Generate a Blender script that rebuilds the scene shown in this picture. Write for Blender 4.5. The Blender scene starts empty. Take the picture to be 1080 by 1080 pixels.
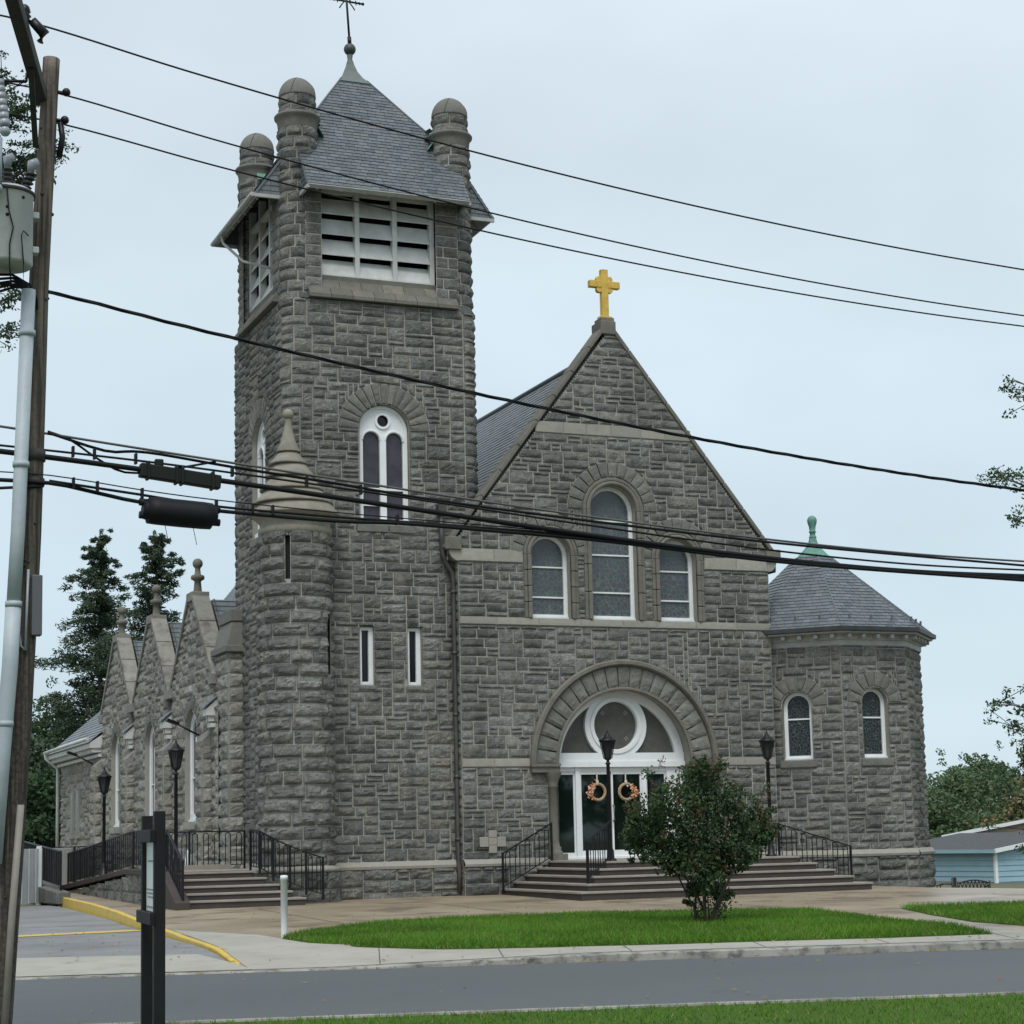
import bpy, math, random
import numpy as np
from mathutils import Matrix, Vector
PI = math.pi
SC = bpy.context.scene
COL = SC.collection

# ------------------------------------------------------------------ camera
PITCH, ROLL, YAW = 0.13045098, -0.02251661, 0.39069577
EYE = Vector((0.0, 0.0, 1.63))
_cy, _sy = math.cos(YAW), math.sin(YAW)
FWD = Vector((_sy*math.cos(PITCH), _cy*math.cos(PITCH), math.sin(PITCH)))
_r0 = Vector((_cy, -_sy, 0)); _u0 = _r0.cross(FWD)
RIGHT = _r0*math.cos(ROLL) + _u0*math.sin(ROLL)
UP = -_r0*math.sin(ROLL) + _u0*math.cos(ROLL)
cam_d = bpy.data.cameras.new("camera")
cam = bpy.data.objects.new("camera", cam_d); COL.objects.link(cam)
M = Matrix.Identity(4)
for i in range(3):
    M[i][0] = RIGHT[i]; M[i][1] = UP[i]; M[i][2] = -FWD[i]; M[i][3] = EYE[i]
cam.matrix_world = M
cam_d.sensor_width = 36; cam_d.lens = 2000/1080*36
cam_d.shift_y = 80/1080
cam_d.clip_start = 0.1; cam_d.clip_end = 3000
SC.camera = cam

# ------------------------------------------------------------------ world and sun: bright overcast
SUN_EL, SUN_AZ = 60.0, 205.0        # degrees; azimuth measured from +Y clockwise
W = bpy.data.worlds.new("World"); SC.world = W; W.use_nodes = True
nt = W.node_tree; nt.nodes.clear()
def nn(t, **k):
    n = nt.nodes.new(t)
    for a, b in k.items(): setattr(n, a, b)
    return n
sky = nn('ShaderNodeTexSky', sky_type='NISHITA', sun_disc=False)
sky.sun_elevation = math.radians(SUN_EL); sky.sun_rotation = math.radians(SUN_AZ)
sky.air_density = 1.0; sky.dust_density = 3.0; sky.altitude = 50
sbg = nn('ShaderNodeBackground'); sbg.inputs['Strength'].default_value = 0.006
nt.links.new(sky.outputs[0], sbg.inputs['Color'])
tc = nn('ShaderNodeTexCoord'); sep = nn('ShaderNodeSeparateXYZ')
nt.links.new(tc.outputs['Generated'], sep.inputs[0])
ramp = nn('ShaderNodeValToRGB')
cr = ramp.color_ramp
cr.elements[0].position = 0.0; cr.elements[0].color = (.60, .73, .80, 1)
cr.elements[1].position = 1.0; cr.elements[1].color = (.65, .74, .81, 1)
e = cr.elements.new(.12); e.color = (.61, .75, .83, 1)
e = cr.elements.new(.42); e.color = (.67, .77, .84, 1)
nt.links.new(sep.outputs['Z'], ramp.inputs[0])
nz = nn('ShaderNodeTexNoise'); nz.inputs['Scale'].default_value = 3.4; nz.inputs['Detail'].default_value = 4; nz.inputs['Roughness'].default_value = .45
mp = nn('ShaderNodeMapping'); mp.inputs['Scale'].default_value = (1, 1, 2.2)
nt.links.new(tc.outputs['Generated'], mp.inputs[0]); nt.links.new(mp.outputs[0], nz.inputs['Vector'])
mr = nn('ShaderNodeMapRange'); mr.inputs[1].default_value = .3; mr.inputs[2].default_value = .7; mr.inputs[3].default_value = .89; mr.inputs[4].default_value = 1.10
nt.links.new(nz.outputs[0], mr.inputs[0])
mul = nn('ShaderNodeMix', data_type='RGBA', blend_type='MULTIPLY'); mul.inputs[0].default_value = 1
nt.links.new(ramp.outputs[0], mul.inputs[6]); nt.links.new(mr.outputs[0], mul.inputs[7])
cbg = nn('ShaderNodeBackground'); cbg.inputs['Strength'].default_value = 0.632
nt.links.new(mul.outputs[2], cbg.inputs['Color'])
add = nn('ShaderNodeAddShader'); out = nn('ShaderNodeOutputWorld')
nt.links.new(sbg.outputs[0], add.inputs[0]); nt.links.new(cbg.outputs[0], add.inputs[1]); nt.links.new(add.outputs[0], out.inputs[0])

sl = bpy.data.lights.new("sun", 'SUN'); sl.energy = 1.5; sl.angle = math.radians(30); sl.color = (1, .985, .965)
so = bpy.data.objects.new("sun", sl); COL.objects.link(so)
az, el = math.radians(SUN_AZ), math.radians(SUN_EL)
to_sun = Vector((math.sin(az)*math.cos(el), math.cos(az)*math.cos(el), math.sin(el)))
so.rotation_euler = to_sun.to_track_quat('Z', 'Y').to_euler(); so.location = (0, 0, 40)
SC.view_settings.view_transform = 'Standard'; SC.view_settings.look = 'None'
SC.view_settings.exposure = 0.66; SC.view_settings.gamma = 1.0
SC.cycles.max_bounces = 6; SC.cycles.diffuse_bounces = 2

# ------------------------------------------------------------------ helpers
def at(px, depth, z=0.0):
    """ground point seen at picture column px (0..1080) at a given distance"""
    d = FWD + RIGHT*((px-540)/2000)
    d = Vector((d.x, d.y)); f = Vector((FWD.x, FWD.y)).normalized()
    p = d*(depth/d.dot(f))
    return Vector((p.x, p.y, z))
NS = (.251, .968)
def G(x, y):
    return .15 + .011*(NS[0]*x + NS[1]*y - 24.6)

class MB:
    def __init__(s): s.V = []; s.F = []; s.T = []; s.M = []; s.S = []; s.n = 0
    def add(s, v, f, m=0, tone=(.5, 0.), smooth=False):
        v = np.asarray(v, float).reshape(-1, 3)
        t = np.asarray(tone, float)
        if t.ndim == 1: t = np.tile(t, (len(v), 1))
        s.V.append(v); s.T.append(t)
        if isinstance(f, np.ndarray): f = (f + s.n).tolist()
        else: f = [[i + s.n for i in q] for q in f]
        s.F += f; s.M += [m]*len(f); s.S += [smooth]*len(f); s.n += len(v)
    def box(s, lo, hi, **k):
        x0, y0, z0 = lo; x1, y1, z1 = hi
        v = [(x0,y0,z0),(x1,y0,z0),(x1,y1,z0),(x0,y1,z0),(x0,y0,z1),(x1,y0,z1),(x1,y1,z1),(x0,y1,z1)]
        s.add(v, [(3,2,1,0),(4,5,6,7),(0,1,5,4),(1,2,6,5),(2,3,7,6),(3,0,4,7)], **k)
    def fbox(s, fr, u0, u1, v0, v1, d0, d1, **k):
        """box in a wall frame"""
        v = fr.f(np.array([u0,u1,u1,u0,u0,u1,u1,u0]), np.array([v0,v0,v1,v1,v0,v0,v1,v1]), np.array([d0]*4+[d1]*4))
        s.add(v, [(3,2,1,0),(4,5,6,7),(0,1,5,4),(1,2,6,5),(2,3,7,6),(3,0,4,7)], **k)
    def beam(s, p, q, w, h=None, up=(0,0,1), **k):
        h = h or w; p = np.array(p, float); q = np.array(q, float); a = q-p; a /= np.linalg.norm(a)
        up = np.array(up, float)
        if abs(a@up) > .98: up = np.array([1., 0, 0])
        r = np.cross(a, up); r /= np.linalg.norm(r); u = np.cross(r, a)
        v = [c + r*i*w/2 + u*j*h/2 for c in (p, q) for i, j in ((-1,-1),(1,-1),(1,1),(-1,1))]
        s.add(v, [(0,1,2,3),(7,6,5,4),(0,4,5,1),(1,5,6,2),(2,6,7,3),(3,7,4,0)], **k)
    def tube(s, pts, r, seg=8, cap=True, **k):
        k.setdefault('smooth', True)
        P = np.array(pts, float); n = len(P)
        r = np.full(n, r) if np.isscalar(r) else np.array(r, float)
        T = np.gradient(P, axis=0); T /= np.linalg.norm(T, axis=1)[:, None]+1e-12
        ref = np.array([0, 0, 1.]) if abs(T[0][2]) < .9 else np.array([1., 0, 0])
        R = np.cross(T, ref); R /= np.linalg.norm(R, axis=1)[:, None]+1e-12; U = np.cross(R, T)
        a = np.arange(seg)*2*PI/seg
        v = P[:, None, :] + r[:, None, None]*(np.cos(a)[None, :, None]*R[:, None, :] + np.sin(a)[None, :, None]*U[:, None, :])
        i = np.arange(n-1)[:, None]*seg; j = np.arange(seg)[None, :]; j2 = (j+1) % seg
        f = np.stack([i+j2, i+j, i+seg+j, i+seg+j2], -1).reshape(-1, 4)
        s.add(v.reshape(-1, 3), f, **k)
        if cap:
            b = s.n - n*seg
            s.F += [[b+q for q in range(seg)], [b+(n-1)*seg+q for q in reversed(range(seg))]]
            s.M += [k.get('m', 0)]*2; s.S += [False]*2
    def lathe(s, prof, c, seg=24, **k):
        """prof = [(r, z)...] from bottom to top"""
        k.setdefault('smooth', True)
        a = np.arange(seg)*2*PI/seg; c = np.array(c, float)
        pr = np.array(prof, float); n = len(pr)
        v = np.stack([pr[:, 0:1]*np.cos(a), pr[:, 0:1]*np.sin(a), np.repeat(pr[:, 1:2], seg, 1)], -1) + c
        i = np.arange(n-1)[:, None]*seg; j = np.arange(seg)[None, :]; j2 = (j+1) % seg
        f = np.stack([i+j, i+j2, i+seg+j2, i+seg+j], -1).reshape(-1, 4)
        s.add(v.reshape(-1, 3), f, **k)
    def prism(s, poly, off, **k):
        """closed polygon (3D points, ccw seen from outside) pushed back by off"""
        p = np.array(poly, float); n = len(p); o = np.array(off, float)
        f = [list(range(n)), [2*n-1-i for i in range(n)]] + [[(i+1) % n, i, n+i, n+(i+1) % n] for i in range(n)]
        s.add(np.vstack([p, p+o]), f, **k)
    def ball(s, c, r, seg=14, rings=8, **k):
        s.lathe([(max(1e-3, r*math.cos(t)), r*math.sin(t)) for t in np.linspace(-PI/2, PI/2, rings+1)], c, seg, **k)

def world_base(o):
    b = Vector((0, 0, 0))
    while o is not None: b += o.location; o = o.parent
    return b
def obj(name, mb, mats, parent=None, bevel=0, label=None):
    if not isinstance(mats, (list, tuple)): mats = [mats]
    V = np.vstack(mb.V); T = np.vstack(mb.T)
    if parent is None:
        base = np.array([(V[:, 0].min()+V[:, 0].max())/2, (V[:, 1].min()+V[:, 1].max())/2, V[:, 2].min()])
    else: base = np.array(world_base(parent))
    me = bpy.data.meshes.new(name); me.from_pydata((V-base).tolist(), [], mb.F)
    for m in mats: me.materials.append(m)
    me.polygons.foreach_set('material_index', mb.M); me.polygons.foreach_set('use_smooth', mb.S)
    at_ = me.color_attributes.new('tone', 'FLOAT_COLOR', 'POINT')
    c = np.ones((len(V), 4)); c[:, :2] = T; at_.data.foreach_set('color', c.ravel())
    me.update()
    o = bpy.data.objects.new(name, me); COL.objects.link(o)
    if parent is None: o.location = base
    else: o.parent = parent
    if bevel:
        b = o.modifiers.new('bevel', 'BEVEL'); b.width = bevel; b.segments = 2; b.limit_method = 'ANGLE'; b.angle_limit = math.radians(50)
    if label: o['label'] = label
    return o
def tag(o, label, cat, group=None):
    o['label'] = label; o['category'] = cat
    if group: o['group'] = group
    return o
def thing(name, label, cat, loc=(0, 0, 0), group=None, rz=0):
    o = bpy.data.objects.new(name, None); COL.objects.link(o); o.location = loc; o.rotation_euler = (0, 0, rz)
    o.empty_display_size = .3
    return tag(o, label, cat, group)
def struct(name, mb, mats):
    o = obj(name, mb, mats); o['kind'] = 'structure'; return o
def dup(o, loc, rz=0, label=None, parent=None):
    r = o.copy(); COL.objects.link(r)
    if parent is None: r.location = loc; r.rotation_euler = (0, 0, rz)
    else: r.parent = parent
    if label: r['label'] = label
    for ch in list(o.children): dup(ch, None, parent=r)
    return r

# value noise (numpy)
_rs = np.random.RandomState(7); _tab = _rs.rand(4096)
def vnoise(x, y, z=0.0):
    x = np.asarray(x, float); y = np.asarray(y, float); z = np.zeros_like(x)+z
    xi = np.floor(x).astype(int); yi = np.floor(y).astype(int); zi = np.floor(z).astype(int)
    fx = x-xi; fy = y-yi; fz = z-zi
    fx = fx*fx*(3-2*fx); fy = fy*fy*(3-2*fy); fz = fz*fz*(3-2*fz)
    def h(a, b, c): return _tab[(a*73 + b*179 + c*283 + (a*b)*7 + (b*c)*13) & 4095]
    def L(a, b, t): return a+(b-a)*t
    return L(L(L(h(xi,yi,zi), h(xi+1,yi,zi), fx), L(h(xi,yi+1,zi), h(xi+1,yi+1,zi), fx), fy),
             L(L(h(xi,yi,zi+1), h(xi+1,yi,zi+1), fx), L(h(xi,yi+1,zi+1), h(xi+1,yi+1,zi+1), fx), fy), fz)

# ------------------------------------------------------------------ materials
def material(name, base, rough=.8, var=None, tone=None, bump=None, spec=.5, metal=0., coat=0., stain=None, translucent=0., extra=None):
    """base: rgb; var=(scale, rgb2, amount); tone=(dark, light, warm); bump=(scale, strength, dist); stain=(scale, rgb, lo, hi)"""
    m = bpy.data.materials.new(name); m.use_nodes = True; t = m.node_tree; N = t.nodes; Lk = t.links
    b = N['Principled BSDF']; b.inputs['Roughness'].default_value = rough; b.inputs['Metallic'].default_value = metal
    b.inputs['Specular IOR Level'].default_value = spec; b.inputs['Coat Weight'].default_value = coat
    co = N.new('ShaderNodeNewGeometry').outputs['Position']
    def noise(sc, det=5, ro=.6):
        n = N.new('ShaderNodeTexNoise'); n.inputs['Scale'].default_value = sc; n.inputs['Detail'].default_value = det; n.inputs['Roughness'].default_value = ro
        Lk.new(co, n.inputs['Vector']); return n.outputs[0]
    def mix(f, a, c, mode='MIX'):
        x = N.new('ShaderNodeMix'); x.data_type = 'RGBA'; x.blend_type = mode
        for s_, v_ in ((0, f), (6, a), (7, c)):
            if isinstance(v_, (int, float)): x.inputs[s_].default_value = v_
            elif isinstance(v_, tuple): x.inputs[s_].default_value = (*v_, 1)
            else: Lk.new(v_, x.inputs[s_])
        return x.outputs[2]
    def rng(v, a, b_, c, d):
        r = N.new('ShaderNodeMapRange'); Lk.new(v, r.inputs[0])
        for i, q in enumerate((a, b_, c, d)): r.inputs[i+1].default_value = q
        return r.outputs[0]
    col = tuple(base)
    if tone:
        a = N.new('ShaderNodeAttribute'); a.attribute_name = 'tone'
        s_ = N.new('ShaderNodeSeparateColor'); Lk.new(a.outputs['Color'], s_.inputs[0])
        col = mix(s_.outputs[0], tone[0], tone[1])
        if len(tone) > 2: col = mix(s_.outputs[1], col, tone[2])
    if var:
        for vs in (var if isinstance(var, list) else [var]):
            col = mix(rng(noise(vs[0]), .35, .65, 0, vs[2]), col, vs[1])
    if stain:
        for vs in (stain if isinstance(stain, list) else [stain]):
            col = mix(rng(noise(vs[0], 6, .65), vs[2], vs[3], 0, vs[4] if len(vs) > 4 else 1), col, vs[1])
    if isinstance(col, tuple): b.inputs['Base Color'].default_value = (*col, 1)
    else: Lk.new(col, b.inputs['Base Color'])
    if bump:
        bp = N.new('ShaderNodeBump'); bp.inputs['Strength'].default_value = bump[1]; bp.inputs['Distance'].default_value = bump[2]
        Lk.new(noise(bump[0], 6, .7), bp.inputs['Height']); Lk.new(bp.outputs[0], b.inputs['Normal'])
    if translucent:
        tr = N.new('ShaderNodeBsdfTranslucent'); ms = N.new('ShaderNodeMixShader'); ms.inputs[0].default_value = translucent
        if isinstance(col, tuple): tr.inputs[0].default_value = (*col, 1)
        else: Lk.new(col, tr.inputs[0])
        Lk.new(b.outputs[0], ms.inputs[1]); Lk.new(tr.outputs[0], ms.inputs[2]); Lk.new(ms.outputs[0], N['Material Output'].inputs[0])
    if extra: extra(m, t, b, noise, mix, rng, col)
    return m

def weather_streaks(m, t, b, noise, mix, rng, col):
    N, Lk = t.nodes, t.links; g = N.new('ShaderNodeNewGeometry'); mp_ = N.new('ShaderNodeMapping'); mp_.inputs['Scale'].default_value = (1.5, 1.5, .16); Lk.new(g.outputs['Position'], mp_.inputs[0])
    n1 = N.new('ShaderNodeTexNoise'); n1.inputs['Scale'].default_value = 1; n1.inputs['Detail'].default_value = 6; n1.inputs['Roughness'].default_value = .65; Lk.new(mp_.outputs[0], n1.inputs['Vector'])
    c = mix(rng(n1.outputs[0], .5, .68, 0, .5), col, (.04, .043, .042)); c = mix(rng(n1.outputs[0], .32, .44, .28, 0), c, (.36, .36, .33)); Lk.new(c, b.inputs['Base Color'])
granite = material('granite', (.2, .2, .2), .88, tone=((.095, .1, .092), (.375, .38, .35), (.28, .255, .2)),
                   var=[(9, (.045, .048, .047), .55), (42, (.34, .345, .325), .5), (24, (.025, .027, .026), .5)], stain=[(.35, (.05, .053, .05), .45, .7, .6), (.8, (.27, .265, .24), .6, .8, .3)], bump=(28, 1.0, .03), spec=.2, extra=weather_streaks)
aisle_granite = material('buff_granite', (.2, .2, .2), .88, tone=((.12, .123, .114), (.38, .375, .345), (.29, .27, .22)),
                   var=[(11, (.09, .088, .078), .6), (42, (.46, .44, .38), .45)], stain=[(.42, (.1, .098, .088), .5, .75, .5)], bump=(28, 1.0, .03), spec=.2)
mortar = material('mortar', (.44, .425, .375), .95, var=[(.45, (.2, .197, .18), .9), (9, (.26, .25, .225), .5)], bump=(60, .4, .004), spec=.2)
dressed = material('dressed_granite', (.34, .32, .27), .85, tone=((.19, .183, .16), (.34, .325, .28)), var=[(6, (.2, .19, .165), .5), (50, (.42, .4, .35), .4)], stain=(1.1, (.15, .14, .12), .55, .8, .5), bump=(50, .35, .006), spec=.3)
ringstone = material('arch_granite', (.2, .19, .16), .9, tone=((.088, .088, .08), (.19, .184, .162)), var=[(7, (.1, .1, .09), .6), (50, (.3, .29, .25), .4)], stain=(1.3, (.08, .08, .07), .52, .75, .5), bump=(40, .6, .01), spec=.25)
darkstone = material('weathered_sandstone', (.2, .18, .145), .9, tone=((.10, .097, .085), (.20, .19, .16)), var=[(5, (.095, .092, .08), .65), (45, (.29, .27, .225), .35)], stain=[(1.3, (.07, .07, .063), .5, .75, .65), (3.5, (.09, .07, .06), .6, .78, .6)], bump=(45, .4, .006), spec=.25)
slate = material('slate', (.1, .11, .13), .42, tone=((.058, .07, .078), (.165, .19, .205), (.145, .145, .14)), var=(18, (.08, .094, .102), .5), bump=(30, .25, .004), spec=.55)
white = material('white_paint', (.76, .78, .78), .45, var=(3, (.64, .65, .64), .5), stain=(6, (.45, .45, .42), .66, .85, .5), bump=(25, .08, .002))
offwhite = material('weathered_white_paint', (.62, .63, .6), .6, var=[(2.5, (.42, .42, .39), .7), (17, (.5, .5, .47), .4)], bump=(30, .15, .003))
ltgrey = material('grey_painted_wood', (.4, .41, .39), .65, var=[(3, (.28, .28, .26), .7)], bump=(30, .15, .003))
black_iron = material('black_iron', (.006, .006, .009), .42, var=(20, (.014, .013, .014), .4), spec=.3)
rubber = material('cable_rubber', (.006, .0065, .008), .6, spec=.25)
copper = material('verdigris_copper', (.10, .26, .2), .7, var=[(7, (.05, .11, .09), .6), (25, (.2, .4, .32), .35)], bump=(30, .2, .004))
lead = material('lead_sheet', (.13, .155, .14), .6, var=(6, (.1, .12, .11), .6), bump=(14, .25, .01))
gold = material('gold_paint', (.72, .46, .09), .36, var=[(5, (.48, .28, .045), .7), (25, (.78, .55, .14), .4)], stain=(8, (.2, .13, .05), .62, .75, .6), metal=.55, bump=(20, .15, .004))
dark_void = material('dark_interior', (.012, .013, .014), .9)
downpipe = material('downpipe_metal', (.035, .035, .034), .5, var=(4, (.09, .08, .065), .6))
gutterm = material('gutter_metal', (.03, .033, .036), .5, var=(5, (.08, .08, .075), .5))

def glass_extra(kind):
    def ex(m, t, b, noise, mix, rng, col):
        N, Lk = t.nodes, t.links
        geo = N.new('ShaderNodeNewGeometry')
        mpn = N.new('ShaderNodeMapping'); mpn.inputs['Scale'].default_value = (1, 1, 1)
        Lk.new(geo.outputs['Position'], mpn.inputs[0])
        vor = N.new('ShaderNodeTexVoronoi'); vor.feature = 'DISTANCE_TO_EDGE'; vor.inputs['Scale'].default_value = kind
        vor.inputs['Randomness'].default_value = .75
        Lk.new(mpn.outputs[0], vor.inputs['Vector'])
        vc = N.new('ShaderNodeTexVoronoi'); vc.inputs['Scale'].default_value = kind; vc.inputs['Randomness'].default_value = .75; Lk.new(mpn.outputs[0], vc.inputs['Vector'])
        c = mix(.2, col, vc.outputs['Color'], 'MULTIPLY')
        lead_l = rng(vor.outputs['Distance'], .03, .06, 1, 0)
        Lk.new(mix(rng(lead_l, 0, 1, 0, .55), c, (.16, .18, .18)), b.inputs['Base Color'])
        Lk.new(rng(lead_l, 0, 1, .16, .6), b.inputs['Roughness'])
        bp = N.new('ShaderNodeBump'); bp.inputs['Strength'].default_value = .12; bp.inputs['Distance'].default_value = .01
        Lk.new(noise(3.5, 2), bp.inputs['Height']); Lk.new(bp.outputs[0], b.inputs['Normal'])
    return ex
stained = material('leaded_glass', (.085, .1, .108), .22, spec=.5, extra=glass_extra(9))
stained_dark = material('dark_leaded_glass', (.016, .021, .024), .18, spec=.3, extra=glass_extra(14))
purple_glass = material('purple_grey_glass', (.035, .03, .042), .3, var=(4, (.07, .065, .08), .6), bump=(9, .15, .01), spec=.4)
black_glass = material('black_glass', (.008, .009, .01), .12, spec=.35)
door_glass = material('door_glass', (.006, .012, .009), .03, bump=(.8, .03, .01), spec=.6)
etched = material('etched_glass', (.085, .085, .075), .3, var=[(2.2, (.13, .125, .11), .5), (9, (.06, .06, .055), .5)], spec=.4)
# ------------------------------------------------------------------ wall frames and rock-faced masonry
class Frame:
    curved = False
    def __init__(s, O, U, N): s.O = np.array(O, float); s.U = np.array(U, float); s.N = np.array(N, float)
    def f(s, u, v, d):
        u, v, d = np.broadcast_arrays(np.asarray(u, float), np.asarray(v, float), np.asarray(d, float))
        return s.O + u[..., None]*s.U + v[..., None]*np.array([0, 0, 1.]) + d[..., None]*s.N
class Cyl:
    """u = arc length, angle a0 at u = 0, counter-clockwise"""
    curved = True
    def __init__(s, cx, cy, R, a0): s.c = (cx, cy); s.R = R; s.a0 = a0
    def f(s, u, v, d):
        u, v, d = np.broadcast_arrays(np.asarray(u, float), np.asarray(v, float), np.asarray(d, float))
        a = s.a0 + u/s.R
        return np.stack([s.c[0]+(s.R+d)*np.cos(a), s.c[1]+(s.R+d)*np.sin(a), v], -1)
class Perim:
    """rounded square seen from outside: left side (back to front), corner, front, corner, right side"""
    curved = True
    def __init__(s, x0, x1, y0, y1, r):
        s.b = (x0, x1, y0, y1, r); s.L1 = y1-y0-r; s.A = r*PI/2; s.L2 = x1-x0-2*r
        s.tot = 2*s.L1+2*s.A+s.L2
    def f(s, u, v, d):
        u, v, d = np.broadcast_arrays(np.asarray(u, float), np.asarray(v, float), np.asarray(d, float))
        x0, x1, y0, y1, r = s.b; L1, A, L2 = s.L1, s.A, s.L2
        X = np.empty(u.shape); Y = np.empty(u.shape)
        m = u <= L1; X[m] = x0-d[m]; Y[m] = y1-u[m]
        m = (u > L1) & (u <= L1+A); a = PI+(u[m]-L1)/r; X[m] = x0+r+(r+d[m])*np.cos(a); Y[m] = y0+r+(r+d[m])*np.sin(a)
        m = (u > L1+A) & (u <= L1+A+L2); X[m] = x0+r+u[m]-L1-A; Y[m] = y0-d[m]
        m = (u > L1+A+L2) & (u <= L1+2*A+L2); a = 1.5*PI+(u[m]-L1-A-L2)/r; X[m] = x1-r+(r+d[m])*np.cos(a); Y[m] = y0+r+(r+d[m])*np.sin(a)
        m = u > L1+2*A+L2; X[m] = x1+d[m]; Y[m] = y0+r+u[m]-L1-2*A-L2
        return np.stack([X, Y, v], -1)
    def uf(s, x): return s.L1+s.A+x-s.b[0]-s.b[4]
    def ul(s, y): return s.b[3]-y
class Ring:
    """polar frame round an arch: s = 0 at the left spring, pi at the right"""
    curved = True
    def __init__(s, fr, uc, vc): s.fr = fr; s.uc = uc; s.vc = vc
    def f(s, u, v, d):
        u, v, d = np.broadcast_arrays(np.asarray(u, float), np.asarray(v, float), np.asarray(d, float))
        return s.fr.f(s.uc - v*np.cos(u), s.vc + v*np.sin(u), d)

class Hole:
    """arched or square opening; R is the radius of the ring kept free of wall stones"""
    def __init__(s, uc, half, v0, vs, R=None, arch=True): s.uc = uc; s.half = half; s.v0 = v0; s.vs = vs; s.R = R or half; s.arch = arch
    def w(s, v, R=None):
        R = R or s.R
        if not s.arch: return np.where((v >= s.v0-1e-6) & (v <= s.vs+1e-6), s.half, -1.)
        top = np.sqrt(np.maximum(0, R*R-(v-s.vs)**2))
        return np.where((v < s.v0-1e-6) | (v > s.vs+R), -1., np.where(v <= s.vs, s.half, top))

def add_stone(mb, fr, v0, v1, a, b, rng, amp, proud=.012, tone=None, joint=.007, us=1.0, m=0, rough=1.0):
    """one rock-faced block: a, b are functions of v or numbers"""
    h = v1-v0; amp = amp*.74
    if h < .04: return
    vm = np.array([v0, (v0+v1)/2, v1])
    wd = (np.max(b(vm)-a(vm)) if callable(a) else b-a)*us
    if wd < .05: return
    ny = int(np.clip(h/.04, 4, 9)); nx = int(np.clip(wd/.055, 4, 16))
    e = min(.2, .014/h); ex = min(.2, .014/wd)
    tv = np.concatenate([[0, e], np.linspace(e, 1-e, ny)[1:-1], [1-e, 1]])
    tu = np.concatenate([[0, ex], np.linspace(ex, 1-ex, nx)[1:-1], [1-ex, 1]])
    v = v0+joint+(h-2*joint)*tv
    if callable(a): A = a(v)+joint/us; B = b(v)-joint/us
    else: A = np.full(len(v), a+joint/us); B = np.full(len(v), b-joint/us)
    mid = (A+B)/2; bad = B-A < .01; A = np.where(bad, mid, A); B = np.where(bad, mid, B)
    U = A[:, None]+(B-A)[:, None]*tu[None, :]; V = np.repeat(v[:, None], len(tu), 1)
    ed = np.minimum(np.minimum(tu, 1-tu)[None, :]*np.maximum(B-A, .01)[:, None]*us, (np.minimum(tv, 1-tv)*h)[:, None])
    prof = np.clip(ed/(.04), 0, 1)**.7
    sd = rng.rand()*300
    n = .5*vnoise(U*us*5+sd, V*8, sd)+.5*vnoise(U*us*13+sd, V*19, sd*2)
    n = np.clip((n-.3)*2.3, -.1, 1.35)
    # split face: an uneven ridge with the stone broken away below it
    rl = .28+.3*rng.rand()+.22*(vnoise(U*us*6+sd*3, V*0, sd)-.5)
    n = n*.75+.55*np.clip(1-np.abs(tv[:, None]-rl)/.45, 0, 1)
    tilt = (rng.rand()-.35)*.9*(tv[:, None]-.5)+(rng.rand()-.5)*.7*(tu[None, :]-.5)
    d = np.where(ed < 1e-5, -.006, proud+amp*prof*np.clip(.2+n*rough+tilt*.8, 0, 1.7))
    nyy, nxx = U.shape
    P = fr.f(U, V, d).reshape(-1, 3)
    i = np.arange(nyy-1)[:, None]*nxx; j = np.arange(nxx-1)[None, :]
    f = np.stack([i+j, i+j+1, i+nxx+j+1, i+nxx+j], -1).reshape(-1, 4)
    if tone is None: tone = (np.clip(rng.normal(.47, .29), 0, 1), 1.0*rng.rand()**2.6)
    mb.add(P, f, m=m, tone=tone)

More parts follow.
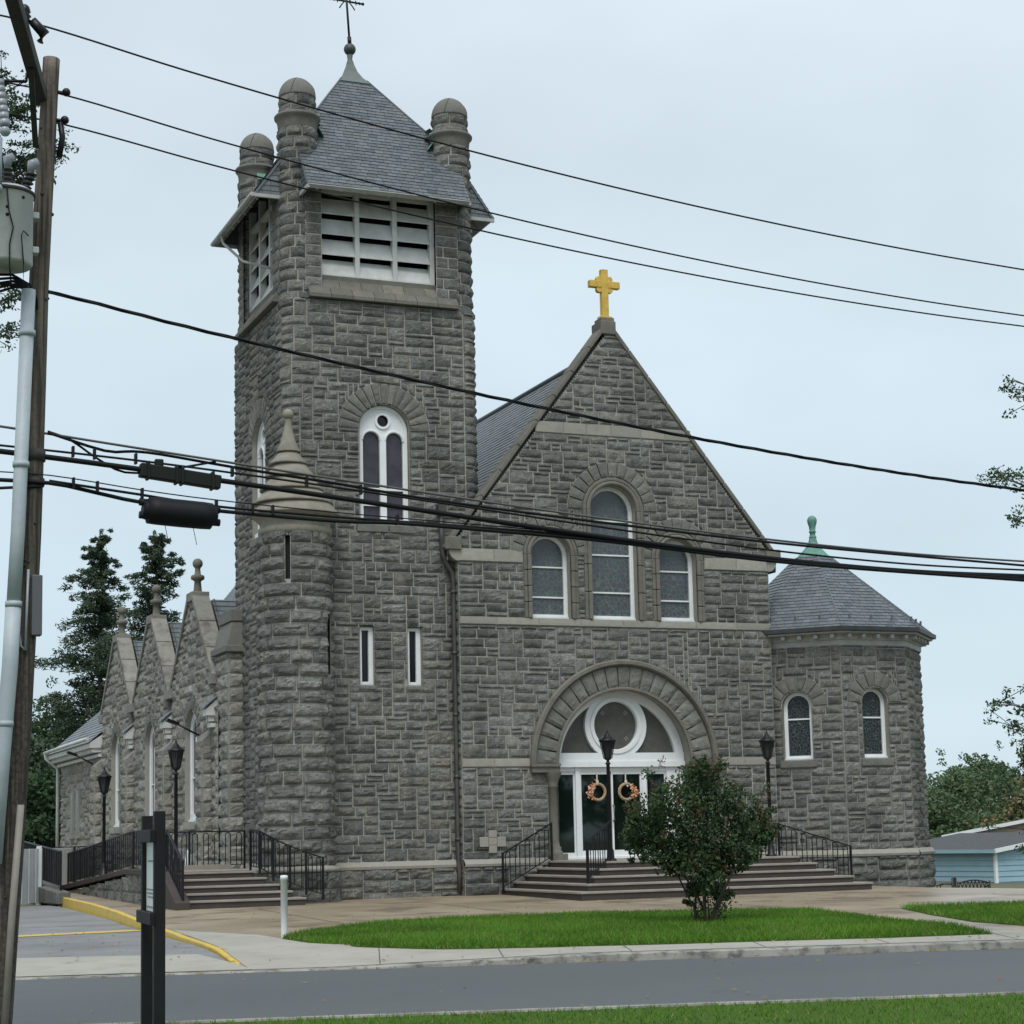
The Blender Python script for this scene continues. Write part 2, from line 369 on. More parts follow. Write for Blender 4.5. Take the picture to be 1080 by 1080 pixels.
def masonry(mb, fr, U0, U1, V0, V1, rng, holes=(), dom=None, unit=.105, amp=.05, courses=None, wr=(.28, .72), proud=.012, back=True, joint=.0095, probs=(.2, .63, .17)):
    nrow = max(1, round((V1-V0)/unit)); unit = (V1-V0)/nrow; cell = .06
    ncol = max(1, int(round((U1-U0)/cell))); cell = (U1-U0)/ncol
    occ = np.zeros((nrow, ncol), bool)
    uc = U0+(np.arange(ncol)+.5)*cell; vc = V0+(np.arange(nrow)+.5)*unit
    for h in holes:
        w = h.w(vc); occ |= np.abs(uc[None, :]-h.uc) < w[:, None]-.02
    if dom is not None:
        l, r = dom(vc); occ |= (uc[None, :] < l[:, None]) | (uc[None, :] > r[:, None])
    base = occ.copy(); bnd = np.zeros((nrow+4, ncol+1), bool)
    for r in range(nrow):
        c = 0
        if courses: rowk = courses
        while c < ncol:
            if occ[r, c]: c += 1; continue
            run = 1
            while c+run < ncol and not occ[r, c+run]: run += 1
            if courses: k = min(courses, nrow-r) if r % courses == 0 else 1
            else:
                k = min(rng.choice([1, 2, 3], p=probs), nrow-r)
            w = rng.uniform(*wr)*(1.0 if k > 1 else .8); wc = max(3, int(w/cell))
            if run-wc < 4: wc = run if run*cell < wr[1]*1.35 else max(3, run//2)
            wc = min(wc, run)
            if r and bnd[r-1, c+wc] and wc < run:
                for q in (2, -2, 3, -3, 4):
                    if 3 <= wc+q <= run and (run-wc-q >= 3 or wc+q == run) and not bnd[r-1, c+wc+q]: wc += q; break
            while k > 1 and base[r:r+k, c:c+wc].any(axis=1).any() and (base[r+k-1, c:c+wc].mean() > .5): k -= 1
            occ[r:r+k, c:c+wc] = True; bnd[r:r+k, c] = True; bnd[r:r+k, c+wc] = True
            a0 = U0+c*cell; b0 = a0+wc*cell; v0 = V0+r*unit; v1 = v0+k*unit; mid = (a0+b0)/2
            near = [h for h in holes if b0 > h.uc-max(h.R, h.half)-.01 and a0 < h.uc+max(h.R, h.half)+.01 and v1 > h.v0 and v0 < h.vs+(h.R if h.arch else 0)]
            def lo(v, a0=a0, b0=b0, near=near, mid=mid):
                x = np.full(v.shape, a0)
                for h in near:
                    w = h.w(v)
                    if mid >= h.uc: x = np.where(w >= 0, np.maximum(x, h.uc+w), x)
                if dom is not None: x = np.maximum(x, dom(v)[0])
                return x
            def hi(v, a0=a0, b0=b0, near=near, mid=mid):
                x = np.full(v.shape, b0)
                for h in near:
                    w = h.w(v)
                    if mid < h.uc: x = np.where(w >= 0, np.minimum(x, h.uc-w), x)
                if dom is not None: x = np.minimum(x, dom(v)[1])
                return x
            if near or dom is not None: add_stone(mb, fr, v0, v1, lo, hi, rng, amp, proud, joint=joint)
            else: add_stone(mb, fr, v0, v1, a0, b0, rng, amp, proud, joint=joint)
            c += wc
    if back: backing(mb, fr, U0, U1, V0, V1, holes, dom)

def backing(mb, fr, U0, U1, V0, V1, holes=(), dom=None, d=0.003, m=1):
    n = max(1, int((V1-V0)/(.06 if holes or dom is not None else .4)))
    vs = np.linspace(V0, V1, n+1); step = .3 if fr.curved else 1e9
    if isinstance(fr, Cyl): step = fr.R*.15
    if isinstance(fr, Perim): step = .08
    for i in range(n):
        va, vb = vs[i], vs[i+1]; vm = (va+vb)/2
        l, r = (U0, U1) if dom is None else tuple(float(q) for q in dom(np.array(vm)))
        l = max(l, U0); r = min(r, U1)
        if l >= r: continue
        iv = []; cur = l
        for h in sorted(holes, key=lambda h: h.uc):
            w = float(h.w(np.array(vm), R=h.half if h.arch else None))
            if w > 0:
                iv.append((cur, h.uc-w)); cur = h.uc+w
        iv.append((cur, r))
        for a, b in iv:
            if b-a < .005: continue
            k = max(1, int(math.ceil((b-a)/step))); uu = np.linspace(a, b, k+1)
            P = np.vstack([fr.f(uu, va, d), fr.f(uu, vb, d)])
            mb.add(P, [(j, j+1, k+2+j, k+1+j) for j in range(k)], m=m)

def voussoirs(mb, fr, uc, vc, r0, r1, n, rng, amp=.03, proud=.03, m=0, a0=0., a1=PI, tone=None, reveal=0.0):
    rf = Ring(fr, uc, vc); rm = (r0+r1)/2
    for i in range(n):
        s0 = a0+(a1-a0)*i/n; s1 = a0+(a1-a0)*(i+1)/n
        add_stone(mb, rf, r0, r1, s0, s1, rng, amp, proud, us=rm, m=m, tone=tone, rough=.8)
def arch_pts(half, v0, vs, n=20, uc=0., R=None):
    R = R or half
    p = [(uc-half, v0)]+[(uc-R*math.cos(t), vs+R*math.sin(t)) for t in np.linspace(0, PI, n+1)]+[(uc+half, v0)]
    return np.array(p)
def strip_between(mb, fr, A, B, d, **k):
    """faces between two outlines with the same number of points, at depth d"""
    n = len(A); P = np.vstack([fr.f(A[:, 0], A[:, 1], d), fr.f(B[:, 0], B[:, 1], d)])
    mb.add(P, [(i, n+i, n+i+1, i+1) for i in range(n-1)], **k)
def strip_depth(mb, fr, A, d0, d1, flip=False, **k):
    n = len(A); P = np.vstack([fr.f(A[:, 0], A[:, 1], d0), fr.f(A[:, 0], A[:, 1], d1)])
    f = [(i, i+1, n+i+1, n+i) for i in range(n-1)]
    if flip: f = [tuple(reversed(q)) for q in f]
    mb.add(P, f, **k)
def ring_moulding(mb, fr, uc, vc, r0, r1, d0, d1, n=40, a0=0., a1=PI, **k):
    """a projecting half-round band round an arch"""
    t = np.linspace(a0, a1, n+1)
    prof = [(r0, d0), (r0, d0+(d1-d0)*.6), (r0+(r1-r0)*.25, d1), (r0+(r1-r0)*.75, d1), (r1, d0+(d1-d0)*.6), (r1, d0)]
    L = len(prof)
    P = np.vstack([fr.f(uc-r*np.cos(t), vc+r*np.sin(t), d) for r, d in prof]); w = n+1
    f = []
    for j in range(L-1):
        for i in range(n): f.append((j*w+i, j*w+i+1, (j+1)*w+i+1, (j+1)*w+i))
    mb.add(P, f, smooth=False, **k)
    for q in (0, n): mb.add(np.array([P[j*w+q] for j in range(L)]), [list(range(L)) if q == 0 else list(reversed(range(L)))], **k)
def course(mb, fr, u0, u1, v0, v1, proud, rng, ln=.8, m=0, amp=.006):
    """a band of dressed blocks"""
    n = max(1, round((u1-u0)/ln)); x = np.linspace(u0, u1, n+1); x[1:-1] += rng.uniform(-.12, .12, max(0, n-1))
    for i in range(n): add_stone(mb, fr, v0, v1, x[i], x[i+1], rng, amp, proud, m=m, joint=.004, tone=(np.clip(rng.normal(.55, .25), 0, 1), .0), rough=.6)
    mb.fbox(fr, u0, u1, v0+.004, v1-.004, -.05, proud-.012, m=m, tone=(.4, 0)) if not fr.curved else None
def quad_up(mb, fr, u0, u1, v, d0, d1, **k):
    P = fr.f(np.array([u0, u1, u1, u0]), np.array([v]*4), np.array([d1, d1, d0, d0])); mb.add(P, [(0, 1, 2, 3)], **k)
# ------------------------------------------------------------------ roofs, windows
def slates(mb, O, U, V, bounds, L, rng, exp=.115, wid=.2, t=.016, v_start=0.0):
    """overlapping slates on a plane: O origin at the eave, U along it, V up the slope; bounds(v) -> (ul, ur)"""
    O = np.array(O, float); U = np.array(U, float); V = np.array(V, float); N = np.cross(U, V)
    vv = v_start; k = 0; VV = []; FF = []; TT = []; n = 0
    while vv < L-1e-3:
        v1 = min(vv+exp*1.25, L); a0, b0 = bounds(vv); a1, b1 = bounds(min(vv+exp, L))
        lo, hi = min(a0, a1), max(b0, b1); x = lo-(k % 2)*wid*.5-rng.rand()*.03
        while x < hi:
            w = wid*rng.uniform(.9, 1.1); p, q = x+.004, x+w-.004; x += w
            pb, qb = max(p, a0), min(q, b0); pt, qt = max(p, a1), min(q, b1)
            if qb-pb < .01 and qt-pt < .01: continue
            qb = max(qb, pb); qt = max(qt, pt); j = rng.uniform(-.004, .004); tt = t*rng.uniform(.85, 1.2)
            P = [O+U*pb+V*(vv+j)+N*(tt+.004), O+U*qb+V*(vv+j)+N*(tt+.004), O+U*qt+V*v1+N*.004, O+U*pt+V*v1+N*.004,
                 O+U*pb+V*(vv+j)-N*.002, O+U*qb+V*(vv+j)-N*.002]
            VV += P; FF += [[n, n+1, n+2, n+3], [n+4, n+5, n+1, n]]; n += 6
            tn = (np.clip(rng.normal(.45, .2), 0, 1), .8*rng.rand()**4); TT += [tn]*6
        vv += exp; k += 1
    mb.add(VV, FF, tone=np.array(TT))
    # boarding under the slates
    ks = np.linspace(v_start, L, 9); P = []
    for v in ks:
        a, b = bounds(v); P += [O+U*a+V*v-N*.004, O+U*b+V*v-N*.004]
    mb.add(P, [(2*i, 2*i+1, 2*i+3, 2*i+2) for i in range(8)], tone=(.1, 0))

def arch_window(parent, fr, uc, half, v0, vs, d, pane, fw=.09, bars=(), name='window', fd=.07, frame_m=None, sill=True, mullion=0, label=None):
    """white arched frame (the part), pane as its child"""
    frame_m = frame_m or white
    mb = MB(); A = arch_pts(half, v0, vs, uc=uc); B = arch_pts(half-fw, v0+fw, vs, uc=uc)
    strip_between(mb, fr, A, B, d); strip_depth(mb, fr, B, d-fd, d)
    C = arch_pts(half-fw*.55, v0+fw, vs, uc=uc)
    C2 = arch_pts(half-fw*.95, v0+fw, vs, uc=uc)
    strip_between(mb, fr, A, C, d+.02); strip_depth(mb, fr, C, d, d+.02)
    mb.fbox(fr, uc-half, uc+half, v0, v0+fw, d-fd, d+.022)
    if sill: mb.fbox(fr, uc-half-.01, uc+half+.01, v0-.03, v0+.025, d-fd, d+.07)
    for z in bars: mb.fbox(fr, uc-half+fw*.9, uc+half-fw*.9, z-.018, z+.018, d-fd, d-.012)
    if mullion: mb.fbox(fr, uc-mullion/2, uc+mullion/2, v0+fw, vs, d-fd, d+.01)
    f = obj(name, mb, frame_m, parent, label=label)
    pm = MB(); A = arch_pts(half-fw*.7, v0+fw*.7, vs, uc=uc); P = fr.f(A[:, 0], A[:, 1], d-fd+.015)
    n = len(P); pm.add(np.vstack([P, fr.f(A[:, 0], A[:, 1], d-fd-.01)]), [list(range(n))[::-1], list(range(n, 2*n))])
    obj('pane', pm, pane, f)
    return f

def disc(mb, fr, uc, vc, r, d, n=36, **k):
    t = np.linspace(0, 2*PI, n, endpoint=False)
    mb.add(fr.f(uc+r*np.cos(t), vc+r*np.sin(t), d), [list(range(n))], **k)
def annulus(mb, fr, uc, vc, r0, r1, d0, d1, n=40, **k):
    t = np.linspace(0, 2*PI, n+1)
    A = np.stack([uc-r1*np.cos(t), vc+r1*np.sin(t)], 1); B = np.stack([uc-r0*np.cos(t), vc+r0*np.sin(t)], 1)
    strip_between(mb, fr, A, B, d1, **k); strip_depth(mb, fr, B, d0, d1, **k); strip_depth(mb, fr, A, d0, d1, flip=True, **k)

# ================================================================== the church
RNG = np.random.RandomState(11)
church = thing('stone_church', 'grey rock-faced granite church with belfry tower, slate roofs and a gold cross on its gable', 'church', (15, 42, .3))

# ---------------- tower
TX0, TX1, TY0, TY1 = 11.25, 15.9, 40.355, 45.0
TC = ((TX0+TX1)/2, (TY0+TY1)/2)
TP = Perim(TX0, TX1, TY0, TY1, .38)
tf = TP.uf; tl = TP.ul
ZS = 13.85                                   # underside of belfry string course
h_front = Hole(tf(13.55), .60, 8.72, 10.9, 1.1); h_left = Hole(tl(42.68), .60, 8.72, 10.9, 1.1)
s1 = Hole(tf(13.07), .17, 5.05, 6.38, arch=False); s2 = Hole(tf(14.2), .17, 5.05, 6.38, arch=False)
uR = TP.tot-TP.L1-TP.A
mb = MB()
masonry(mb, TP, 0, uR, 1.1, ZS, RNG, holes=(h_front, h_left, s1, s2), amp=.05)
masonry(mb, TP, uR, TP.tot, 8.0, ZS, RNG, amp=.05)
PB = Perim(TX0-.09, TX1+.09, TY0-.09, TY1, .4)
masonry(mb, PB, 0, PB.tot-PB.L1-PB.A, .2, 1.0, RNG, amp=.075, unit=.13, wr=(.4, .9))
mb.box((TX0+.1, TY1-.02, .2), (TX1-.1, TY1+.02, 13.9), m=0)
for hh in (h_front, h_left):
    A = arch_pts(hh.half, hh.v0, hh.vs, uc=hh.uc); strip_depth(mb, TP, A, -.34, .03, m=2, tone=(.3, 0))
    voussoirs(mb, TP, hh.uc, hh.vs, .61, 1.1, 15, RNG, amp=.035, proud=.03, m=3)
    for k, z in enumerate((9.0, 9.5, 10.0, 10.45)):     # jamb blocks
        pass
    course(mb, TP, hh.uc-.7, hh.uc+.7, 8.52, 8.71, .06, RNG, m=3, ln=.8)
for hh in (s1, s2):
    for uu, sg in ((hh.uc-.17, 1), (hh.uc+.17, -1)):
        P = TP.f(np.array([uu, uu, uu, uu]), np.array([5.05, 5.05, 6.38, 6.38]), np.array([-.25, .03, .03, -.25]))
        mb.add(P, [(0, 1, 2, 3) if sg > 0 else (3, 2, 1, 0)], m=2)
    P = TP.f(np.array([hh.uc-.17, hh.uc+.17]*2), np.array([6.38]*4), np.array([.03, .03, -.25, -.25])); mb.add(P, [(1, 0, 2, 3)], m=2)
    course(mb, TP, hh.uc-.22, hh.uc+.22, 4.95, 5.05, .05, RNG, m=3, ln=1)
tower_wall = obj('tower_wall', mb, [granite, mortar, dressed, ringstone], church)
mb = MB()
uu = np.linspace(0, PB.tot-PB.L1-PB.A, 120)
prof = [(-.0, .98), (.05, .98), (.06, 1.04), (.0, 1.13), (-.1, 1.16)]
P = np.vstack([PB.f(uu, z, d) for d, z in prof]); n = len(uu)
mb.add(P, np.array([(j*n+i, j*n+i+1, (j+1)*n+i+1, (j+1)*n+i) for j in range(4) for i in range(n-1)]))
obj('water_table', mb, dressed, church)

# tower windows: two lights and a roundel in one arched white frame
def tower_window(hh, label):
    fr = TP; uc = hh.uc; d = -.14; v0, vs = hh.v0+.02, hh.vs
    mb = MB(); H = .585
    A = arch_pts(H, v0, vs, uc=uc); B = arch_pts(H-.07, v0+.07, vs, uc=uc)
    strip_between(mb, fr, A, B, d+.05); strip_depth(mb, fr, B, d-.02, d+.05)
    # tympanum with the round hole, above the two lancets
    hw = .20; cx = .275; sp = vs-.22; top = vs+H-.06
    nt_ = 64; rv = .155; vc = vs+.235
    t = np.linspace(0, 2*PI, nt_+1)
    def outer(a):
        u, v = math.cos(a), math.sin(a); best = 9
        # ray from roundel centre to the frame
        for r in np.linspace(.16, 1.1, 95):
            x, z = u*r, vc+v*r
            ins = abs(x) < H-.05 and (z < vs or x*x+(z-vs)**2 < (H-.05)**2)
            low = z > (sp+math.sqrt(max(0, hw*hw-(abs(x)-cx)**2)) if abs(abs(x)-cx) < hw else sp)
            if not (ins and low): break
        return r
    R2 = np.array([outer(a) for a in t])
    A2 = np.stack([uc+R2*np.cos(t), vc+R2*np.sin(t)], 1); B2 = np.stack([uc+rv*np.cos(t), vc+rv*np.sin(t)], 1)
    strip_between(mb, fr, A2[::-1], B2[::-1], d+.02); strip_depth(mb, fr, B2[::-1], d-.06, d+.02)
    annulus(mb, fr, uc, vc, rv-.02, rv+.035, d, d+.05, n=30)
    for s in (-1, 1):
        ring_moulding(mb, fr, uc+s*cx, sp, hw-.01, hw+.05, d-.02, d+.05, n=16)
    mb.fbox(fr, uc-.075, uc+.075, v0, sp+.1, d-.05, d+.04)
    for s in (-1, 1): mb.fbox(fr, uc+s*(H-.06)-.045, uc+s*(H-.06)+.045, v0, vs, d-.05, d+.03)
    for z in (9.55, 9.18): mb.fbox(fr, uc-H+.05, uc+H-.05, z-.025, z+.025, d-.05, d+.01)
    mb.fbox(fr, uc-H, uc+H, v0-.02, v0+.1, d-.05, d+.12)
    f = obj('window', mb, white, church, label=label)
    for s in (-1, 1):
        pm = MB(); A = arch_pts(hw+.02, v0+.05, sp, uc=uc+s*cx); n = len(A)
        pm.add(fr.f(A[:, 0], A[:, 1], d-.04), [list(range(n))[::-1]]); obj('pane', pm, purple_glass, f)
    pm = MB(); disc(pm, fr, uc, vc, rv+.02, d-.05); disc(pm, fr, uc, vc, .03, d-.035); obj('roundel', pm, black_glass, f)
    bk = MB(); A = arch_pts(H, v0, vs, uc=uc); n = len(A); bk.add(fr.f(A[:, 0], A[:, 1], d-.07), [list(range(n))[::-1]]); obj('backing', bk, white, f)
tower_window(h_front, 'tall white two-light window with a round light, facing the street')
tower_window(h_left, 'tall white two-light window with a round light, on the left side of the tower')
for hh in (s1, s2):
    mb = MB(); d = -.1
    mb.fbox(TP, hh.uc-.165, hh.uc-.1, 5.05, 6.37, d-.05, d+.04); mb.fbox(TP, hh.uc+.06, hh.uc+.165, 5.05, 6.37, d-.05, d+.04)
    mb.fbox(TP, hh.uc-.1, hh.uc+.06, 6.3, 6.37, d-.05, d+.03); mb.fbox(TP, hh.uc-.1, hh.uc+.06, 5.05, 5.14, d-.05, d+.05)
    f = obj('slit_window', mb, white, church)
    pm = MB(); pm.fbox(TP, hh.uc-.11, hh.uc+.08, 5.1, 6.33, d-.06, d-.03); obj('pane', pm, black_glass, f)

# belfry: string course, sloped sill, four round piers with domed caps, louvres
FT = Frame((0, TY0, 0), (1, 0, 0), (0, -1, 0)); FL = Frame((TX0, 0, 0), (0, -1, 0), (-1, 0, 0))
FR = Frame((TX1, 0, 0), (0, 1, 0), (1, 0, 0)); FB = Frame((0, TY1, 0), (-1, 0, 0), (0, 1, 0))
belf = [(FT, 12.07, 15.08), (FL, -44.2, -41.2), (FR, 41.2, 44.2), (FB, -15.08, -12.07)]
mb = MB()
def sloped_row(mb, fr, u0, u1, z0, z1, d0, d1, n, rng, face):
    x = np.linspace(u0, u1, n+1)
    for i in range(n):
        a, b = x[i]+.006, x[i+1]-.006; tn = (np.clip(rng.normal(.5, .25), 0, 1), 0)
        v = fr.f(np.array([a, b, b, a, a, b, b, a]), np.array([z0-face, z0-face, z0, z0, z0-face, z0-face, z1, z1]), np.array([d0, d0, d0, d0, -.3, -.3, d1, d1]))
        mb.add(v, [(0, 1, 2, 3), (3, 2, 6, 7), (0, 3, 7, 4), (2, 1, 5, 6), (1, 0, 4, 5)], tone=tn)
for fr, a, b in belf:
    sloped_row(mb, fr, a-.3, b+.3, 13.95, 14.14, .16, .02, 7, RNG, .08)
    sloped_row(mb, fr, a-.05, b+.05, 14.13, 14.36, .03, -.12, 6, RNG, .02)
    mb.fbox(fr, a-.05, b+.05, 14.3, 14.47, -.5, -.132, tone=(.4, 0))
obj('belfry_string_course', mb, darkstone, church)
PR = .465; joint_dark = material('open_joint', (.05, .05, .045), .95)
piers = [(TX0+.44, TY0+.46), (TX1-.44, TY0+.46), (TX0+.44, TY1-.5), (TX1-.44, TY1-.5)]
for i, (px_, py_) in enumerate(piers):
    mb = MB(); cy = Cyl(px_, py_, PR-.04, -PI)
    cf = 2*PI*cy.R
    masonry(mb, cy, 0, cf, 13.75, 17.96, RNG, courses=1, unit=.265, amp=.06, wr=(.4, .75))
    cz = Cyl(px_, py_, PR-.07, -PI); masonry(mb, cz, 0, 2*PI*cz.R, 18.22, 18.74, RNG, courses=1, unit=.25, amp=.045, wr=(.45, .7))
    pier = obj('belfry_pier', mb, [granite, mortar], church)
    cp = MB(); cp.lathe([(PR-.02, 17.93), (PR-.01, 17.97), (PR-.0, 18.08), (PR+.025, 18.17), (PR+.07, 18.21), (PR+.075, 18.25), (PR+.05, 18.28), (PR-.05, 18.31)], (px_, py_, 0), 32, m=1)
    cp.lathe([(PR-.05, 18.72), (PR-.03, 18.74)]+[((PR-.03)*math.cos(t), 18.75+.47*math.sin(t)) for t in np.linspace(0, PI/2-.02, 9)], (px_, py_, 0), 32)
    for a_ in (-2.2, -.6, 1.0, 2.6):   # joints of the dome blocks
        cp.tube([(px_+(PR-.028)*math.cos(t)*math.cos(a_+.05*i), py_+(PR-.028)*math.cos(t)*math.sin(a_+.05*i), 18.752+.47*math.sin(t)) for i, t in enumerate(np.linspace(0, 1.45, 8))], .007, 4, cap=False, m=2)
    obj('pier_cap', cp, [ringstone, darkstone, joint_dark], pier)
# masonry jambs between piers and louvres
for fr, a, b in belf:
    for q0, q1 in ((a-.35, a+.04), (b-.2, b+.35)):
        mb = MB(); masonry(mb, fr, q0, q1, 14.1, 16.9, RNG, amp=.03, courses=2, wr=(.3, .5), unit=.13); obj('belfry_jamb', mb, [granite, mortar], church)
for fi, (fr, a, b) in enumerate(belf):
    a += .02; b -= .24
    if fi in (1, 2): a += .1; b += .12
    mb = MB(); d0, d1 = -.30, -.14; w = (b-a)
    for x in (a, a+w/3, a+2*w/3, b): mb.fbox(fr, x-.055, x+.055, 14.47, 17.0, d0, d1)
    mb.fbox(fr, a-.05, b+.05, 16.45, 16.55, d0, d1-.01); mb.fbox(fr, a-.05, b+.05, 14.45, 14.52, d0-.02, d1-.01)
    f = obj('louvre_frame', mb, offwhite, church)
    for k in range(4):
        sm = MB(); z = 14.50+.485*k
        for q in range(3):
            x0, x1 = a+q*w/3+.05, a+(q+1)*w/3-.05
            P = fr.f(np.array([x0, x1, x1, x0]*2), np.array([z, z, z+.40, z+.40, z-.025, z-.025, z+.375, z+.375]), np.array([d1-.005, d1-.005, d0-.03, d0-.03]*2))
            sm.add(P, [(0, 1, 2, 3), (7, 6, 5, 4), (0, 4, 5, 1), (1, 5, 6, 2), (3, 2, 6, 7), (0, 3, 7, 4)])
        obj('louvre_slat', sm, offwhite, f)
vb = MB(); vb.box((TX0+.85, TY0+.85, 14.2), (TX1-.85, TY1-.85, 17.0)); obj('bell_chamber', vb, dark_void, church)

# tower roof
ZE, OV, HW = 16.34, .62, 1.95             # eave height, overhang, half width of each eave
half = (TX1-TX0)/2+OV; AP = 20.5; slope = (AP-ZE)/half; Lr = math.hypot(half, AP-ZE); cs = half/Lr; sn = (AP-ZE)/Lr
mb = MB(); cheeks = []; fas = MB(); RR = np.random.RandomState(3)
for k in range(4):
    a = -PI/2+k*PI/2; Nh = np.array([math.cos(a), math.sin(a), 0]); Uh = np.array([-Nh[1], Nh[0], 0])
    O = np.array([TC[0], TC[1], ZE])+Nh*half; V = -Nh*cs+np.array([0, 0, sn])
    topc = .36
    def bd(v):
        dist = half-v*cs
        w = min(HW, dist); return (-w, w)
    slates(mb, O, Uh, V, bd, (half-topc)/cs, RR, exp=.125, wid=.215)
    # fascia, gutter board, soffit and side cheeks of the overhang
    Nn = np.cross(Uh, V)
    P0 = O-Uh*HW; P1 = O+Uh*HW
    fas.beam(P0-Nn*.05, P1-Nn*.05, .06, .11, up=Nn)
    DD = half-HW
    for s in (-1, 1):
        e0 = O+Uh*HW*s-Nn*.03; e1 = e0+V*DD/cs
        fas.beam(e0, e1, .04, .05, up=Nn, m=1)
        n_ = Uh*s; Uc = np.array([-n_[1], n_[0], 0]); inw = float(Uc@(-Nh)) > 0
        Oc = O+Uh*(HW-.02)*s+np.array([0, 0, -.04]) if inw else O+Uh*(HW-.02)*s-Nh*DD+np.array([0, 0, -.04])
        kk = cs/sn
        chk = MB(); slates(chk, Oc, Uc, np.array([0, 0, 1.0]), (lambda v, kk=kk: (min(v*kk, DD), DD)) if inw else (lambda v, kk=kk: (0, max(DD-v*kk, 0))), DD/kk, RR, exp=.125, wid=.215); cheeks.append(chk)
        fas.beam(O+Uh*(HW-.0)*s-np.array([0, 0, .06]), O+Uh*(HW-.0)*s-Nh*DD-np.array([0, 0, .06]), .06, .08)
    sv = [O-Uh*HW-np.array([0, 0, .1]), O+Uh*HW-np.array([0, 0, .1]), O+Uh*HW-Nh*DD-np.array([0, 0, .1]), O-Uh*HW-Nh*DD-np.array([0, 0, .1])]
    S = [O-Uh*HW-Nn*.1, O+Uh*HW-Nn*.1, O+Uh*HW+V*1.15-Nn*.1, O-Uh*HW+V*1.15-Nn*.1]; fas.add(S, [(3, 2, 1, 0)])
    for x in np.linspace(-HW+.25, HW-.25, 7): fas.beam(O+Uh*x-Nn*.13+V*.02, O+Uh*x-Nn*.13+V*.9, .07, .08, up=Nn)
roof = obj('tower_roof', mb, slate, church)
obj('eaves_boarding', fas, [ltgrey, slate], roof)
for chk in cheeks: obj('slated_cheek', chk, slate, roof)
hip = MB()
for sx, sy in ((1, 1), (-1, 1), (-1, -1), (1, -1)):
    p = np.array([TC[0]+sx*HW, TC[1]+sy*HW, AP-HW*slope+.03]); q = np.array([TC[0]+sx*.33, TC[1]+sy*.33, AP-.33*slope+.03]); hip.tube([p, q], .022, 6)
    # copper flashing where the pier meets the slates
for px_, py_ in piers:
    vx, vy = TC[0]-px_, TC[1]-py_; l = math.hypot(vx, vy); c = np.array([px_+vx/l*.47, py_+vy/l*.47, 0])
    for j in range(5):
        a = math.atan2(vy, vx)+(j-2)*.42; r = .475; x, y = px_+r*math.cos(a), py_+r*math.sin(a)
        z = AP-max(abs(x-TC[0]), abs(y-TC[1]))*slope; x2, y2 = px_+(r+.13)*math.cos(a), py_+(r+.13)*math.sin(a); z2 = AP-max(abs(x2-TC[0]), abs(y2-TC[1]))*slope+.035
        t_ = np.array([-math.sin(a), math.cos(a), 0])*.11
        A = np.array([x, y, z+.22-.05*(j % 2)]); B = np.array([x2, y2, z2])
        hip.add([B-t_, B+t_, A+t_, A-t_], [(0, 1, 2, 3)], m=1)
obj('hip_flashing', hip, [slate, copper], roof)
cap = MB(); T0 = AP-.38*slope
def sq(c, w, z): return [(c[0]+i*w, c[1]+j*w, z) for i, j in ((-1, -1), (1, -1), (1, 1), (-1, 1))]
lv = [(.42, T0), (.36, T0+.07), (.25, T0+.2), (.15, T0+.38), (.085, T0+.58), (.06, T0+.7)]
v = sum([sq(TC, w, z) for w, z in lv], []); cap.add(v, [(i*4+j, i*4+(j+1) % 4, i*4+4+(j+1) % 4, i*4+4+j) for i in range(5) for j in range(4)], smooth=False)
zt = T0+.7
cap.lathe([(.07, zt-.02), (.06, zt+.05), (.075, zt+.14), (.05, zt+.2)], (*TC, 0), 12)
capo = obj('roof_cap', cap, lead, roof)
cb = MB(); cb.ball((TC[0], TC[1], zt+.3), .15, 18, 10); obj('finial_ball', cb, material('dark_bronze', (.05, .065, .055), .55, var=(8, (.03, .035, .03), .6)), capo)
cr_ = MB(); top = np.array([TC[0]-.1, TC[1], zt+2.1]); b0 = np.array([TC[0], TC[1], zt+.42]); ax = (top-b0)/np.linalg.norm(top-b0)
cr_.tube([b0, top], .028, 6); cr_.tube([b0, b0+ax*.2], .05, 6); mid = b0+ax*1.12; rt = np.array([1, 0, -.02])
cr_.tube([mid-rt*.42, mid+rt*.42], .024, 6)
for s in (-1, 1):
    for t_ in (-1, 1): cr_.tube([mid+rt*s*.05, mid+rt*s*.12+ax*t_*.08, mid+rt*s*.2+ax*t_*.2], .016, 5)
    cr_.ball(mid+rt*s*.42, .04, 8, 5); cr_.tube([mid+rt*s*.24-ax*.06, mid+rt*s*.24+ax*.06], .014, 5)
    cr_.tube([mid+rt*s*.33-ax*.04, mid+rt*s*.33+ax*.04], .014, 5)
cr_.ball(top, .045, 8, 5)
obj('iron_cross', cr_, black_iron, roof)
# gutter and its downpipe on the left eave
g = MB(); xg = TC[0]-half; g.tube([(xg-.04, TC[1]-HW, ZE-.04), (xg-.04, TC[1]+HW, ZE-.06)], .055, 8)
g.tube([(xg-.03, TC[1]-HW+3.0, ZE-.1), (xg+.02, TC[1]-HW+3.0, ZE-.3), (xg+.3, TC[1]-HW+2.2, ZE-.95), (TX0+.15, TC[1]-HW+1.3, ZE-1.35)], .034, 8)
obj('roof_gutter', g, ltgrey, roof)

